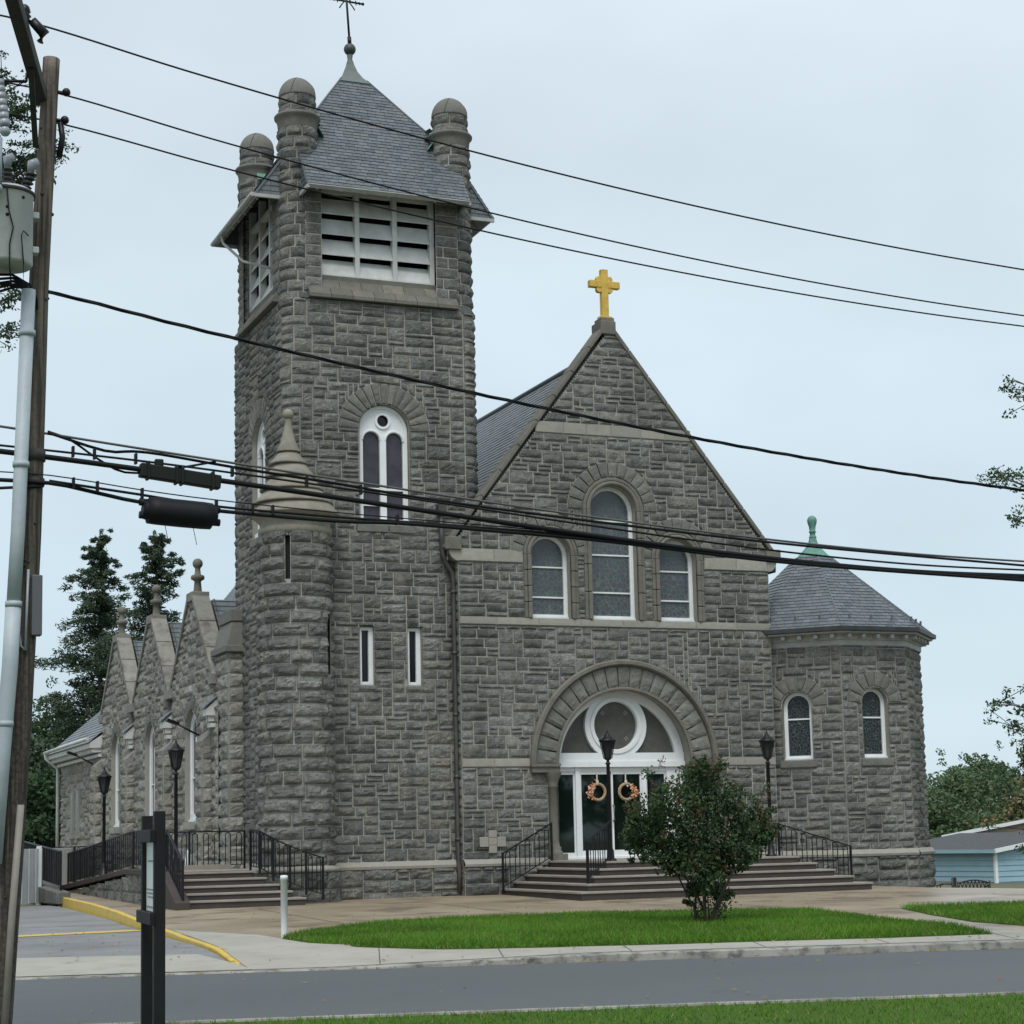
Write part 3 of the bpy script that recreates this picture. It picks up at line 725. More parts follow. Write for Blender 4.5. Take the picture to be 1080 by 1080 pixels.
# ---------------- stair turret on the corner
capstone = material('turret_cap_stone', (.3, .275, .225), .88, tone=((.19, .175, .14), (.32, .295, .24)), var=[(4, (.14, .128, .105), .6), (40, (.36, .335, .28), .3)], stain=[(2.2, (.12, .105, .085), .55, .75, .6)], bump=(40, .4, .006), spec=.25)
SCX, SCY, SR = 11.36, 40.1, .77
mb = MB(); cy = Cyl(SCX, SCY, SR, -PI*1.18)
u_at = lambda deg: (math.radians(deg)-cy.a0)*cy.R
sl1 = Hole(u_at(-118), .055, 7.25, 8.22, arch=False); sl2 = Hole(u_at(-38), .09, 5.2, 6.55, arch=False)
masonry(mb, cy, 0, cy.R*PI*1.36, 1.08, 8.35, RNG, holes=(sl1, sl2), courses=2, unit=.145, amp=.085, wr=(.45, .95), joint=.010)
cyb = Cyl(SCX, SCY, SR+.08, -PI*1.18); masonry(mb, cyb, 0, cyb.R*PI*1.36, .2, 1.0, RNG, courses=2, unit=.2, amp=.08, wr=(.5, .9))
stair = obj('stair_turret', mb, [granite, mortar], church)
mb = MB(); mb.lathe([(SR, .98), (SR+.14, .98), (SR+.15, 1.05), (SR, 1.13)], (SCX, SCY, 0), 48); obj('plinth_moulding', mb, dressed, stair)
mb = MB()
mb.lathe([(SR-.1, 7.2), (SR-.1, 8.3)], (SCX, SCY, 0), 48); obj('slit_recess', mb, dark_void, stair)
mb = MB()
mb.lathe([(SR, 8.3), (SR+.04, 8.33), (SR+.05, 8.45), (SR+.01, 8.47), (SR+.01, 8.56), (SR+.1, 8.66), (SR+.18, 8.72), (1.0, 8.76)], (SCX, SCY, 0), 56)
cx_, cy_ = SCX-.14, SCY
tiers = [(1.0, 8.75, .82, 9.04), (.88, 9.02, .65, 9.34), (.71, 9.32, .50, 9.64), (.56, 9.62, .36, 9.94), (.42, 9.92, .23, 10.21)]
for k, (r0, z0, r1, z1) in enumerate(tiers):
    mb.lathe([(r0-.16, z0+.02), (r0-.012, z0-.01), (r0, z0+.008), (r0-.005, z0+.04), ((r0+r1)/2-.025, (z0+z1)/2+.01), (r1-.02, z1)], (SCX+(cx_-SCX)*k/4, SCY, 0), 56, tone=(.35+.15*(k % 2), 0))
mb.lathe([(.2, 10.2), (.27, 10.19), (.275, 10.215), (.17, 10.42), (.105, 10.68), (.07, 10.9), (.075, 10.92), (.07, 10.94), (.06, 10.96)], (cx_, SCY, 0), 24)
mb.ball((cx_, SCY, 11.06), .125, 18, 10)
obj('turret_cap', mb, capstone, stair)
# ---------------- nave front
FY = 40.08; NX0, NX1 = 15.19, 23.28; NC = 19.13; APX = 13.72
FF = Frame((0, FY, 0), (1, 0, 0), (0, -1, 0))
AC, AV = 19.27, 3.27                        # entrance arch centre and spring
KX0, KX1, KZ = 14.95, 23.5, 8.25            # width above the corbels
gs = (APX-KZ)/(NC-KX0)
door_h = Hole(AC, 1.98, .2, AV, 2.40); door_h2 = Hole(AC, 1.74, .2, AV, 1.74)
wC = Hole(19.13, .60, 6.62, 9.24, 1.17); wL = Hole(17.49, .50, 6.62, 8.12, 1.0); wR = Hole(20.80, .50, 6.62, 8.12, 1.0)
NW = (wC, wL, wR)
mb = MB()
masonry(mb, FF, NX0, NX1, 1.1, 3.2, RNG, holes=(door_h,), amp=.045)
masonry(mb, FF, NX0, NX1, 3.4, 6.45, RNG, holes=(door_h,), amp=.045)
masonry(mb, FF, NX0, NX1, 6.63, 7.9, RNG, holes=[Hole(w.uc, w.half+.17, w.v0, w.vs, w.R) for w in NW], amp=.045)
masonry(mb, FF, 16.78, 21.51, 7.9, 8.2, RNG, holes=[Hole(w.uc, w.half+.17, w.v0, w.vs, w.R) for w in NW], amp=.045)
dom = lambda v: (np.where(v < KZ, KX0, KX0+(v-KZ)/gs)+.1, np.where(v < KZ, KX1, KX1-(v-KZ)/gs)-.1)
masonry(mb, FF, KX0, KX1, 8.2, 11.02, RNG, holes=[Hole(w.uc, w.half+.17, w.v0, w.vs, w.R) for w in NW], dom=dom, amp=.045)
masonry(mb, FF, KX0, KX1, 11.3, APX-.1, RNG, dom=dom, amp=.045)
FBs = Frame((0, FY-.09, 0), (1, 0, 0), (0, -1, 0))
masonry(mb, FBs, NX0-.02, NX1+.02, .2, 1.0, RNG, holes=(Hole(AC, 1.98, .0, 9),), amp=.075, unit=.13, wr=(.4, .9))
# returns of the wall
for x, sgn in ((NX0, -1), (NX1, 1)):
    fr = Frame((x, 0, 0), (0, sgn, 0), (sgn, 0, 0)); u = (FY, FY+.42) if sgn > 0 else (-FY-.42, -FY)
    masonry(mb, fr, u[0], u[1], .2, 7.9, RNG, amp=.03, wr=(.3, .45))
    x2 = KX0 if sgn < 0 else KX1
    fr = Frame((x2, 0, 0), (0, sgn, 0), (sgn, 0, 0)); masonry(mb, fr, u[0], u[1], 7.9, KZ+.1, RNG, amp=.02, wr=(.3, .45))
# gable parapet back
gp = [(KX0+.03, KZ), (NC, APX-.05), (KX1-.03, KZ)]
mb.prism([(x, FY+.62, z) for x, z in gp][::-1], (0, -.2, 0), m=1)
mb.box((NX0+.05, FY+.02, 6.0), (16.8, FY+.5, KZ), m=1) ; mb.box((21.5, FY+.02, 6.0), (NX1-.05, FY+.5, KZ), m=1)
A = arch_pts(1.74, 1.0, AV, uc=AC); strip_depth(mb, FF, A, -.55, .04, m=2, tone=(.3, 0))
for w in NW: A = arch_pts(w.half, w.v0, w.vs, uc=w.uc); strip_depth(mb, FF, A, -.4, .0, m=2, tone=(.4, 0))
voussoirs(mb, FF, AC, AV, 1.76, 2.28, 21, RNG, amp=.06, proud=.03, m=3)
voussoirs(mb, FF, wC.uc, wC.vs, .80, 1.17, 13, RNG, amp=.035, proud=.04, m=3)
for w in (wL, wR): voussoirs(mb, FF, w.uc, w.vs, .69, 1.0, 11, RNG, amp=.035, proud=.035, m=3)
obj('nave_front_wall', mb, [granite, mortar, dressed, ringstone], church)
def band(a, b, z0, z1, pr, ln=.8):
    mb = MB(); course(mb, FF, a, b, z0, z1, pr, RNG, ln=ln); obj('stone_band', mb, dressed, church)
band(NX0, 16.85, 3.2, 3.4, .035); band(21.7, NX1, 3.2, 3.4, .035); band(NX0, NX1, 6.45, 6.63, .045, 1.0)
for a, b in ((KX0+.22, 16.78), (21.51, KX1-.22)): band(a, b, 7.9, 8.2, .05)
band(KX0+(11.02-KZ)/gs+.12, KX1-(11.02-KZ)/gs-.12, 11.02, 11.3, .03, .7)
for x, s in ((KX0, 1), (KX1, -1)):                 # rounded corbels
    mb = MB(); t = np.linspace(0, PI/2, 8); P = [(x, 8.2)]+[(x+s*(.24-.24*math.cos(q)), 8.18-.28*math.sin(q)) for q in t]+[(x+s*.3, 8.2)]
    if s < 0: P = P[::-1]
    mb.prism([(p, FY-.06, z) for p, z in P], (0, .45, 0)); obj('corbel', mb, dressed, church)
bw = [(-.0, .98), (.06, .985), (.07, 1.04), (.0, 1.13), (-.1, 1.16)]
for a, b in ((NX0-.02, AC-1.98), (AC+1.98, NX1)):
    mb = MB(); uu = np.array([a, b]); P = np.vstack([FBs.f(uu, z, d) for d, z in bw])
    mb.add(P, [(2*j, 2*j+1, 2*j+3, 2*j+2) for j in range(4)]); obj('water_table', mb, dressed, church)
# mouldings round the openings
mb = MB()
ring_moulding(mb, FF, AC, AV, 2.28, 2.42, .02, .14, n=60)
ring_moulding(mb, FF, AC, AV, 1.70, 1.78, .0, .06, n=60)
for s in (-1, 1):
    mb.fbox(FF, *sorted((AC+s*2.42, AC+s*1.735)), AV-.20, AV-.06, -.56, .16); mb.fbox(FF, *sorted((AC+s*2.44, AC+s*1.73)), AV-.07, AV, -.56, .2)
    mb.lathe([(.13, 1.08), (.19, 1.09), (.19, 1.28), (.15, 1.30), (.165, 1.36), (.125, 1.4), (.11, 1.5), (.102, 2.72), (.125, 2.74), (.11, 2.78), (.14, 2.9), (.2, 3.02), (.21, 3.07)], (AC+s*1.87, FY-.02, 0), 20)
    mb.fbox(FF, *sorted((AC+s*2.0, AC+s*1.62)), 1.0, 1.22, -.5, .22); mb.fbox(FF, *sorted((AC+s*1.98, AC+s*1.72)), 1.2, 3.08, -.5, -.12)
obj('entrance_arch_moulding', mb, darkstone, church)
mb = MB()
for w, r0 in ((wC, .6), (wL, .5), (wR, .5)):
    ring_moulding(mb, FF, w.uc, w.vs, r0, r0+.1, .0, .08, n=30); ring_moulding(mb, FF, w.uc, w.vs, r0+.1, r0+.19, .0, .05, n=30)
    for s in (-1, 1):
        for q, (ra, rb, dd) in enumerate(((r0, r0+.1, .08), (r0+.1, r0+.19, .05))):
            x0, x1 = sorted((w.uc+s*ra, w.uc+s*rb))
            for z in np.linspace(w.v0, w.vs, 5)[:-1]: mb.fbox(FF, x0+.002, x1, z+.004, z+(w.vs-w.v0)/4-.004, .004, dd, tone=(.3+.4*RNG.rand(), 0))
obj('window_mouldings', mb, darkstone, church, bevel=.02)
for w, bars, lab in ((wC, (9.02, 8.2, 7.3), 'tallest, middle'), (wL, (7.86, 7.15), 'left'), (wR, (7.86, 7.15), 'right')):
    arch_window(church, FF, w.uc, w.half, w.v0+.04, w.vs, -.22, stained, fw=.085, bars=bars, fd=.06)
# coping, apex block, kneelers
mb = MB()
for s in (-1, 1):
    kx = KX0 if s < 0 else KX1; p = np.array([kx+s*.1, KZ-.07]); q = np.array([NC+s*.03, APX+.06])
    nsg = 9
    for i in range(nsg):
        a = p+(q-p)*(i/nsg); b = p+(q-p)*((i+1)/nsg-.001)
        mb.beam((a[0], FY+.2, a[1]), (b[0], FY+.2, b[1]), .52, .10, up=(-s*-1, 0, 1) if False else (s*.8, 0, .6), tone=(.25+.35*RNG.rand(), 0))
    mb.box((min(kx-s*.3, kx+s*.1), FY-.115, KZ-.1), (max(kx-s*.3, kx+s*.1), FY+.54, KZ+.2))
mb.box((NC-.17, FY-.06, APX+.02), (NC+.17, FY+.36, APX+.22)); mb.box((NC-.2, FY-.075, APX-.2), (NC+.2, FY+.47, APX+.13))
obj('gable_coping', mb, darkstone, church, bevel=.02)
# gold cross
gc = MB(); zc = APX+.22; X, Y = NC+.0, FY+.12
gc.box((X-.09, Y-.07, zc), (X+.09, Y+.07, zc+1.22)); gc.box((X-.4, Y-.071, zc+.76), (X-.088, Y+.071, zc+.93)); gc.box((X+.088, Y-.071, zc+.76), (X+.4, Y+.071, zc+.93))
gc.box((X-.16, Y-.1, zc-.02), (X+.16, Y+.1, zc+.05))
for i in (-1, 1):
    for j in (-1, 1): gc.tube([(X+i*.135, Y-.055, zc+.845+j*.125), (X+i*.135, Y+.055, zc+.845+j*.125)], .085, 14)
obj('gold_cross', gc, gold, church, bevel=.012)
# nave roof
NR = 13.2; sl_ = (NR-7.95)/(NC-14.9); Lx = NC-14.75; Ln = Lx*math.hypot(1, sl_); c_, s_ = 1/math.hypot(1, sl_), sl_/math.hypot(1, sl_)
mb = MB(); RR = np.random.RandomState(5)
slates(mb, (14.75, 71.0, NR-Lx*sl_), (0, -1, 0), (c_, 0, s_), lambda v: (0, 71.0-FY-.5), Ln, RR, exp=.15, wid=.3, t=.014)
mb.add([(NC, FY+.5, NR), (23.5, FY+.5, NR-4.37*sl_), (23.5, 71, NR-4.37*sl_), (NC, 71, NR)], [(0, 1, 2, 3)])
mb.tube([(NC, FY+.5, NR+.02), (NC, 71, NR+.02)], .07, 8)
mb.add([(14.75, 71, NR-Lx*sl_), (NC, 71, NR), (23.5, 71, NR-4.37*sl_)], [(2, 1, 0)])
obj('nave_roof', mb, slate, church)
mb = MB(); mb.add([(15.2, TY1, 7.6), (15.2, 71, 7.6), (15.2, 71, 8.4), (15.2, TY1, 8.4)], [(0, 1, 2, 3)]); mb.box((NX1-.2, FY+.5, .2), (NX1-.02, 71, 8.2)); mb.box((15.2, 70.6, .2), (23.2, 70.9, 8.2)); obj('nave_side_wall', mb, granite, church)

# ---------------- entrance: transom, sidelights, two glazed doors
mb = MB(); D = -.42; TZ = 3.2
A = arch_pts(1.72, TZ, AV+.03, uc=AC, n=40); B = arch_pts(1.50, TZ+.25, AV+.03, uc=AC, n=40); strip_between(mb, FF, A, B, D+.08); strip_depth(mb, FF, B, D-.02, D+.08)
mb.fbox(FF, AC-1.72, AC+1.72, TZ, TZ+.13, D-.05, D+.12); mb.fbox(FF, AC-1.715, AC+1.715, TZ+.13, TZ+.33, D-.05, D+.087)
OC = (AC-.06, 4.17); annulus(mb, FF, OC[0], OC[1], .56, .80, D-.02, D+.085); annulus(mb, FF, OC[0], OC[1], .58, .66, D, D+.11)
obj('fanlight_frame', mb, white, church)
mb = MB(); A = arch_pts(1.6, TZ+.2, AV, uc=AC, n=40); n = len(A); mb.add(FF.f(A[:, 0], A[:, 1], D-.01), [list(range(n))[::-1]])
for a in range(4):
    t = PI/4+a*PI/2; x, z = OC[0]+.42*math.cos(t), OC[1]+.42*math.sin(t)
    for i, j in ((-1, 0), (1, 0), (0, 1), (0, -1)): disc(mb, FF, x+i*.035, z+j*.035, .02, D-.004, 8, m=1)
obj('fanlight_glass', mb, [etched, mortar], church)
DB = 1.10
edges = [(17.55, 17.62), (18.15, 18.26), (19.87, 19.98), (20.52, 20.99)]
mb = MB()
for a, b in edges: mb.fbox(FF, a, b, DB-.05, TZ, D-.06, D+.05)
mb.fbox(FF, 17.55, 20.99, TZ-.1, TZ, D-.06, D+.03); mb.fbox(FF, 17.55, 20.99, DB-.05, DB+.03, D-.06, D+.08)
obj('door_surround', mb, white, church, bevel=.008)
for a, b in ((17.62, 18.15), (19.98, 20.52)):
    m2 = MB(); w = .042
    m2.fbox(FF, a, a+w, DB, TZ-.1, D-.04, D); m2.fbox(FF, b-w, b, DB, TZ-.1, D-.04, D); m2.fbox(FF, a, b, TZ-.17, TZ-.1, D-.04, D-.002); m2.fbox(FF, a, b, DB, DB+.13, D-.04, D-.002)
    f = obj('sidelight', m2, white, church); p = MB(); p.fbox(FF, a+.03, b-.03, DB+.1, TZ-.13, D-.035, D-.02); obj('pane', p, door_glass, f)
for a, b, hs in ((18.26, 19.055, 1), (19.075, 19.87, -1)):
    m2 = MB(); w = .045
    m2.fbox(FF, a, a+w, DB, TZ-.1, D-.04, D+.02); m2.fbox(FF, b-w, b, DB, TZ-.1, D-.04, D+.02); m2.fbox(FF, a, b, TZ-.17, TZ-.1, D-.04, D+.018); m2.fbox(FF, a, b, DB, DB+.17, D-.04, D+.018)
    f = obj('door', m2, white, church); p = MB(); p.fbox(FF, a+.03, b-.03, DB+.13, TZ-.13, D-.03, D-.012); obj('pane', p, door_glass, f)
    hx = b-.03 if hs > 0 else a+.03; h_ = MB(); h_.tube([FF.f(np.array(hx), np.array(z), np.array(D+dd)) for z, dd in ((1.95, .02), (1.96, .09), (2.3, .09), (2.31, .02))], .016, 6); obj('handle', h_, lead, f)

# downspout in the corner between tower and nave
mb = MB(); xd, yd = NX0-.07, TY0-.13
mb.tube([(KX0-.13, TY0-.2, 9.0), (KX0-.12, TY0-.2, 8.35), (KX0-.1, TY0-.2, 8.05), (KX0+.0, TY0-.16, 7.82), (xd-.03, yd, 7.65), (xd, yd, 7.4), (xd+.0, yd, 1.2), (xd, yd-.06, .9), (xd, yd-.06, .42)], .058, 10)
for z in (7.2, 5.8, 4.4, 3.0, 1.6): mb.tube([(xd, yd, z-.03), (xd, yd, z+.03)], .072, 10)
mb.box((KX0-.22, TY0-.3, 8.98), (KX0-.02, TY0-.1, 9.2))
obj('downspout', mb, downpipe, church)
# pale cross-shaped stone let into the wall
mb = MB()
for u0, u1, v0, v1 in ((15.78, 15.98, 1.45, 1.62), (15.78, 15.98, 1.27, 1.45), (15.78, 15.98, 1.62, 1.78), (15.56, 15.78, 1.41, 1.64), (15.98, 16.2, 1.41, 1.64)):
    mb.fbox(FF, u0+.004, u1-.004, v0+.003, v1-.003, -.02, .075, tone=(.6, 0))
obj('cross_stone', mb, dressed, church, bevel=.01)

# ---------------- octagonal apse at the right
S8 = 1.85; c0 = np.array([23.30, 40.40]); q7 = S8*.70711
oc = [c0, c0+(q7, -q7), c0+(q7+S8, -q7), c0+(2*q7+S8, 0), c0+(2*q7+S8, S8), c0+(q7+S8, S8+q7), c0+(q7, S8+q7), c0+(0, S8)]
OCX, OCY = c0[0]+q7+S8/2, c0[1]+S8/2
mb = MB(); wl = {0: (.73, 3.3, 4.60, .36), 1: (.90, 3.3, 4.66, .36)}
tr_m = MB(); frs = []
for i in range(8):
    a, b = oc[i], oc[(i+1) % 8]; U = (b-a)/S8; N = np.array([U[1], -U[0]])
    fr = Frame((a[0], a[1], 0), (U[0], U[1], 0), (N[0], N[1], 0)); frs.append(fr)
    holes = []
    if i in wl: uc, v0, vs, hf = wl[i]; holes = [Hole(uc, hf, v0, vs, .76)]
    if i in (0, 1, 2, 3, 7):
        masonry(mb, fr, 0, S8, 1.1, 6.08, RNG, holes=holes, amp=.05)
        fb = Frame((a[0]+N[0]*.08, a[1]+N[1]*.08, 0), (U[0], U[1], 0), (N[0], N[1], 0)); masonry(mb, fb, -.03, S8+.03, .15, 1.0, RNG, amp=.07, unit=.13, wr=(.4, .9))
        P = np.vstack([fb.f(np.array([-.035-.414*d*0, S8+.035]), z, d) for d, z in bw]); tr_m.add(P, [(2*j, 2*j+1, 2*j+3, 2*j+2) for j in range(4)])
    else: mb.fbox(fr, 0, S8, .15, 6.1, -.2, 0, m=0)
    for h in holes:
        A = arch_pts(h.half, h.v0, h.vs, uc=h.uc); strip_depth(mb, fr, A, -.3, .03, m=2, tone=(.35, 0))
        voussoirs(mb, fr, h.uc, h.vs, .385, .76, 8, RNG, amp=.03, proud=.03, m=3)
        course(mb, fr, h.uc-.45, h.uc+.45, 3.12, 3.29, .06, RNG, m=3, ln=1.2)
        for z0 in np.arange(3.3, h.vs-.1, .27):
            for s in (-1, 1):
                w_ = .30 if RNG.rand() < .5 else .2
                u0, u1 = sorted((h.uc+s*h.half, h.uc+s*(h.half+w_)))
obj('apse_wall', mb, [granite, mortar, dressed, ringstone], church); obj('apse_water_table', tr_m, dressed, church)
for i in wl:
    uc, v0, vs, hf = wl[i]; arch_window(church, frs[i], uc, hf-.005, v0+.03, vs, -.14, stained_dark, fw=.085, bars=(4.3,), fd=.05, name='window')
def octring(mb, ra, za, rb, zb, **k):
    """band between two octagons, given as offsets from the wall"""
    def pts(r, z): return [(OCX+(R8+r/math.cos(PI/8))*math.cos(-5*PI/8-PI/4+PI/4*i), OCY+(R8+r/math.cos(PI/8))*math.sin(-5*PI/8-PI/4+PI/4*i), z) for i in range(8)]
    R8 = S8/2/math.sin(PI/8); mb.add(pts(ra, za)+pts(rb, zb), [(i, (i+1) % 8, 8+(i+1) % 8, 8+i) for i in range(8)], **k)
mb = MB()
prof = [(0, 6.0), (.05, 6.04), (.05, 6.16), (.09, 6.17), (.09, 6.29), (.32, 6.31), (.33, 6.36), (.1, 6.42)]
for (ra, za), (rb, zb) in zip(prof[:-1], prof[1:]): octring(mb, ra, za, rb, zb)
for i in (0, 1, 2, 3, 7):
    for u in np.linspace(.12, S8-.12, 5): mb.fbox(frs[i], u-.045, u+.045, 6.2, 6.29, .05, .28)
obj('apse_cornice', mb, ltgrey, church)
mb = MB()
for pr_ in (((.3, 6.34), (.41, 6.36)), ((.41, 6.36), (.42, 6.46)), ((.42, 6.46), (.33, 6.47))): octring(mb, *pr_[0], *pr_[1])
obj('apse_gutter', mb, gutterm, church)
mb = MB(); RR = np.random.RandomState(9); ap = S8/2/math.tan(PI/8); AZ0 = 6.42; AZ1 = 8.5; ATX, ATY = OCX-.18, OCY
for i in range(8):
    a = PI+PI/4+PI/4*i - PI/4 + 0  # direction of face normal
    N = frs[i].N[:2]; U = frs[i].U[:2]
    r0 = ap+.40; r1 = .42; O = np.array([OCX+N[0]*r0, OCY+N[1]*r0, AZ0]); T = np.array([ATX+N[0]*r1, ATY+N[1]*r1, AZ1])
    V = T-O; k = V@np.array([U[0], U[1], 0]); L = np.linalg.norm(V-k*np.array([U[0], U[1], 0])); Vp = (V-k*np.array([U[0], U[1], 0]))/L
    w0 = r0*math.tan(PI/8); w1 = r1*math.tan(PI/8)
    slates(mb, O, (U[0], U[1], 0), Vp, lambda v, k=k, L=L, w0=w0, w1=w1: (-w0+(k-w1+w0)*v/L, w0+(k+w1-w0)*v/L), L, RR, exp=.125, wid=.21)
ar = obj('apse_roof', mb, slate, church)
mb = MB()
for i in range(8):
    a = math.atan2(frs[i].N[1], frs[i].N[0])+PI/8; rr = (ap+.4)/math.cos(PI/8)
    mb.tube([(OCX+rr*math.cos(a), OCY+rr*math.sin(a), AZ0+.01), (ATX+.45*math.cos(a), ATY+.45*math.sin(a), AZ1+.01)], .016, 6)
for i in (0, 1, 2):
    for u in (-.7, -.1, .5):
        p = np.array([OCX, OCY, 0])+frs[i].N*(ap+.15)+frs[i].U*u; mb.box((p[0]-.02, p[1]-.02, 6.62), (p[0]+.02, p[1]+.02, 6.78))
obj('hip_flashing', mb, slate, ar)
mb = MB(); a = [math.atan2(frs[i].N[1], frs[i].N[0])+PI/8 for i in range(8)]
lv = [(.56, AZ1-.12), (.5, AZ1-.05), (.33, AZ1+.12), (.2, AZ1+.26), (.12, AZ1+.4), (.085, AZ1+.52)]
v = [(ATX+r*math.cos(t), ATY+r*math.sin(t), z) for r, z in lv for t in a]
mb.add(v, [(k*8+i, k*8+(i+1) % 8, k*8+8+(i+1) % 8, k*8+8+i) for k in range(5) for i in range(8)])
mb.lathe([(.085, AZ1+.5), (.1, AZ1+.54), (.075, AZ1+.57), (.07, AZ1+.65), (.1, AZ1+.67), (.075, AZ1+.7), (.085, AZ1+.8), (.12, AZ1+.92), (.125, AZ1+.99), (.09, AZ1+1.06), (.01, AZ1+1.1)], (ATX, ATY, 0), 18)
obj('copper_finial', mb, copper, ar)

# ---------------- left side aisle: three steep stone gables, buttresses, rear bay
AX = 10.8; FA = Frame((AX, 0, 0), (0, -1, 0), (-1, 0, 0)); FAo = Frame((AX, 0, 0), (0, -1, 0), (-1, 0, 0))
ringstone2 = material('stained_coping', (.25, .24, .2), .9, tone=((.16, .157, .14), (.27, .262, .235)), var=[(4, (.12, .118, .105), .65), (40, (.34, .32, .27), .35)], stain=[(2.2, (.085, .06, .052), .52, .68, .75), (6, (.1, .095, .085), .6, .75, .5)], bump=(40, .5, .008), spec=.25)
bays = [47.75, 52.9, 58.05]; GZ0, GZ1, GH = 5.75, 7.85, 2.35
mb = MB(); hs = [Hole(-y, .68, 2.2, 4.32, 1.0) for y in bays]
masonry(mb, FA, -68.5, -45.0, .2, 4.95, RNG, holes=hs, amp=.06, unit=.15, wr=(.4, .9))
for y, h in zip(bays, hs):
    g0 = 4.95; gd = lambda v, y=y: (np.where(v < GZ0, -y-GH, -y-GH+(v-GZ0)/(GZ1-GZ0)*(GH-.3)), np.where(v < GZ0, -y+GH, -y+GH-(v-GZ0)/(GZ1-GZ0)*(GH-.3)))
    masonry(mb, FA, -y-GH, -y+GH, 4.95, GZ1, RNG, holes=(h,), dom=gd, amp=.06, unit=.145)
    A = arch_pts(h.half, h.v0, h.vs, uc=h.uc); strip_depth(mb, FA, A, -.2, .05, m=2, tone=(.5, 0)); voussoirs(mb, FA, h.uc, h.vs, .69, 1.0, 11, RNG, amp=.03, proud=.04, m=3)
    course(mb, FA, h.uc-.8, h.uc+.8, 1.98, 2.19, .08, RNG, m=2)
    P = [(AX+.02, y-GH, 4.9), (AX+.02, y-GH, GZ0), (AX+.02, y-.3, GZ1), (AX+.02, y+.3, GZ1), (AX+.02, y+GH, GZ0), (AX+.02, y+GH, 4.9)]
    # side faces of the gable wall
    for s in (-1, 1):
        mb.add([(AX, y+s*GH, 4.9), (AX+.5, y+s*GH, 4.9), (AX+.5, y+s*GH, GZ0), (AX, y+s*GH, GZ0)], [(0, 1, 2, 3) if s < 0 else (3, 2, 1, 0)], m=0)
    Q = [(AX+.5, yy, z) for _, yy, z in P]; mb.add(Q, [list(range(6))[::-1]], m=0)
FE = Frame((0, 68.5, 0), (-1, 0, 0), (0, 1, 0)); mb.fbox(FE, -15, -AX, .2, 5, -.2, 0)
obj('aisle_wall', mb, [aisle_granite, mortar, dressed, ringstone], church)
for y, h in zip(bays, hs):
    w = arch_window(church, FA, h.uc, h.half-.005, h.v0+.02, h.vs, -.1, purple_glass, fw=.17, bars=(3.3,), fd=.06, mullion=.14)
    cp = MB()
    for s in (-1, 1):
        p = np.array([y+s*(GH+.12), GZ0-.08]); q = np.array([y+s*.28, GZ1+.03])
        for i in range(3):
            a = p+(q-p)*i/3; b = p+(q-p)*((i+1)/3-.006); cp.beam((AX+.13, a[0], a[1]), (AX+.13, b[0], b[1]), .44, .14, up=(0, s*.66, .75), tone=(.3+.5*RNG.rand(), 0))
        cp.box((AX-.12, y+s*GH-.16, GZ0-.28), (AX+.4, y+s*GH+.2, GZ0-.02))
    cp.box((AX-.1, y-.33, GZ1-.06), (AX+.36, y+.33, GZ1+.17))
    g = obj('gable_coping', cp, ringstone2, church, bevel=.015)
    fm = MB(); fm.lathe([(.14, GZ1+.15), (.11, GZ1+.22), (.085, GZ1+.46), (.11, GZ1+.49), (.17, GZ1+.52), (.18, GZ1+.58), (.16, GZ1+.62), (.085, GZ1+.65), (.07, GZ1+.76), (.075, GZ1+.82)], (AX+.13, y, 0), 16); fm.ball((AX+.13, y, GZ1+.93), .135, 14, 8)
    obj('gable_finial', fm, darkstone, g)
# aisle roof and cross gable roofs
mb = MB(); RR = np.random.RandomState(21); sA = .85; cA = 1/math.hypot(1, sA)
slates(mb, (AX-.45, 69.0, 4.85), (0, -1, 0), (cA, 0, sA*cA), lambda v: (0, 8.6), 4.85/cA, RR, exp=.2, wid=.38, t=.02)
slates(mb, (AX+.35, 60.4, 4.85+.8*sA), (0, -1, 0), (cA, 0, sA*cA), lambda v: (0, 60.4-45.0), 4.05/cA, RR, exp=.2, wid=.38, t=.02)
for y in bays:
    gsl = (GZ1-GZ0)/(GH-.3); cg = 1/math.hypot(1, gsl)
    for s in (-1, 1):
        U = np.array([s*-1.0, 0, 0]) if False else np.array([1.0, 0, 0])*(1 if s < 0 else -1)
        O = np.array([AX+.45 if s < 0 else AX+4.2, y+s*GH, GZ0-.12]); V = np.array([0, -s*cg, gsl*cg])
        slates(mb, O, U, V, lambda v: (0, 3.75), (GH-.2)/cg, RR, exp=.2, wid=.38, t=.02)
obj('aisle_roof', mb, slate, church)
# eaves between gables with white box ends, dentils
for k, y in enumerate([45.35]+[(a+b)/2 for a, b in zip(bays[:-1], bays[1:])]+[60.6]):
    mb = MB(); y0, y1 = y-.2, y+.2; pj = .42 if k == 3 else .26
    if k == 3: y1 = 69.0
    mb.prism([(AX-pj, y0, 4.7), (AX+.1, y0, 4.7), (AX+.1, y0, 5.2), (AX-pj, y0, 4.86)], (0, y1-y0, 0))
    mb.box((AX-.14, y0+.03, 4.42), (AX+.1, y1, 4.52))
    for yy in np.arange(y0+.05, y1-.1, .2): mb.box((AX-pj+.08, yy, 4.56), (AX+.1, yy+.1, 4.697))
    e = obj('eaves_box', mb, offwhite, church)
    if k < 3:
        sm = MB(); sm.prism([(AX-.32, y0-.04, 4.87), (AX+.1, y0-.04, 5.22), (AX+.1, y0-.04, 5.26), (AX-.32, y0-.04, 4.91)], (0, y1-y0+.06, 0)); obj('eaves_slates', sm, slate, e)
mb = MB(); mb.tube([(AX-.52, 60.3, 4.98), (AX-.52, 69.05, 4.95)], .06, 8)
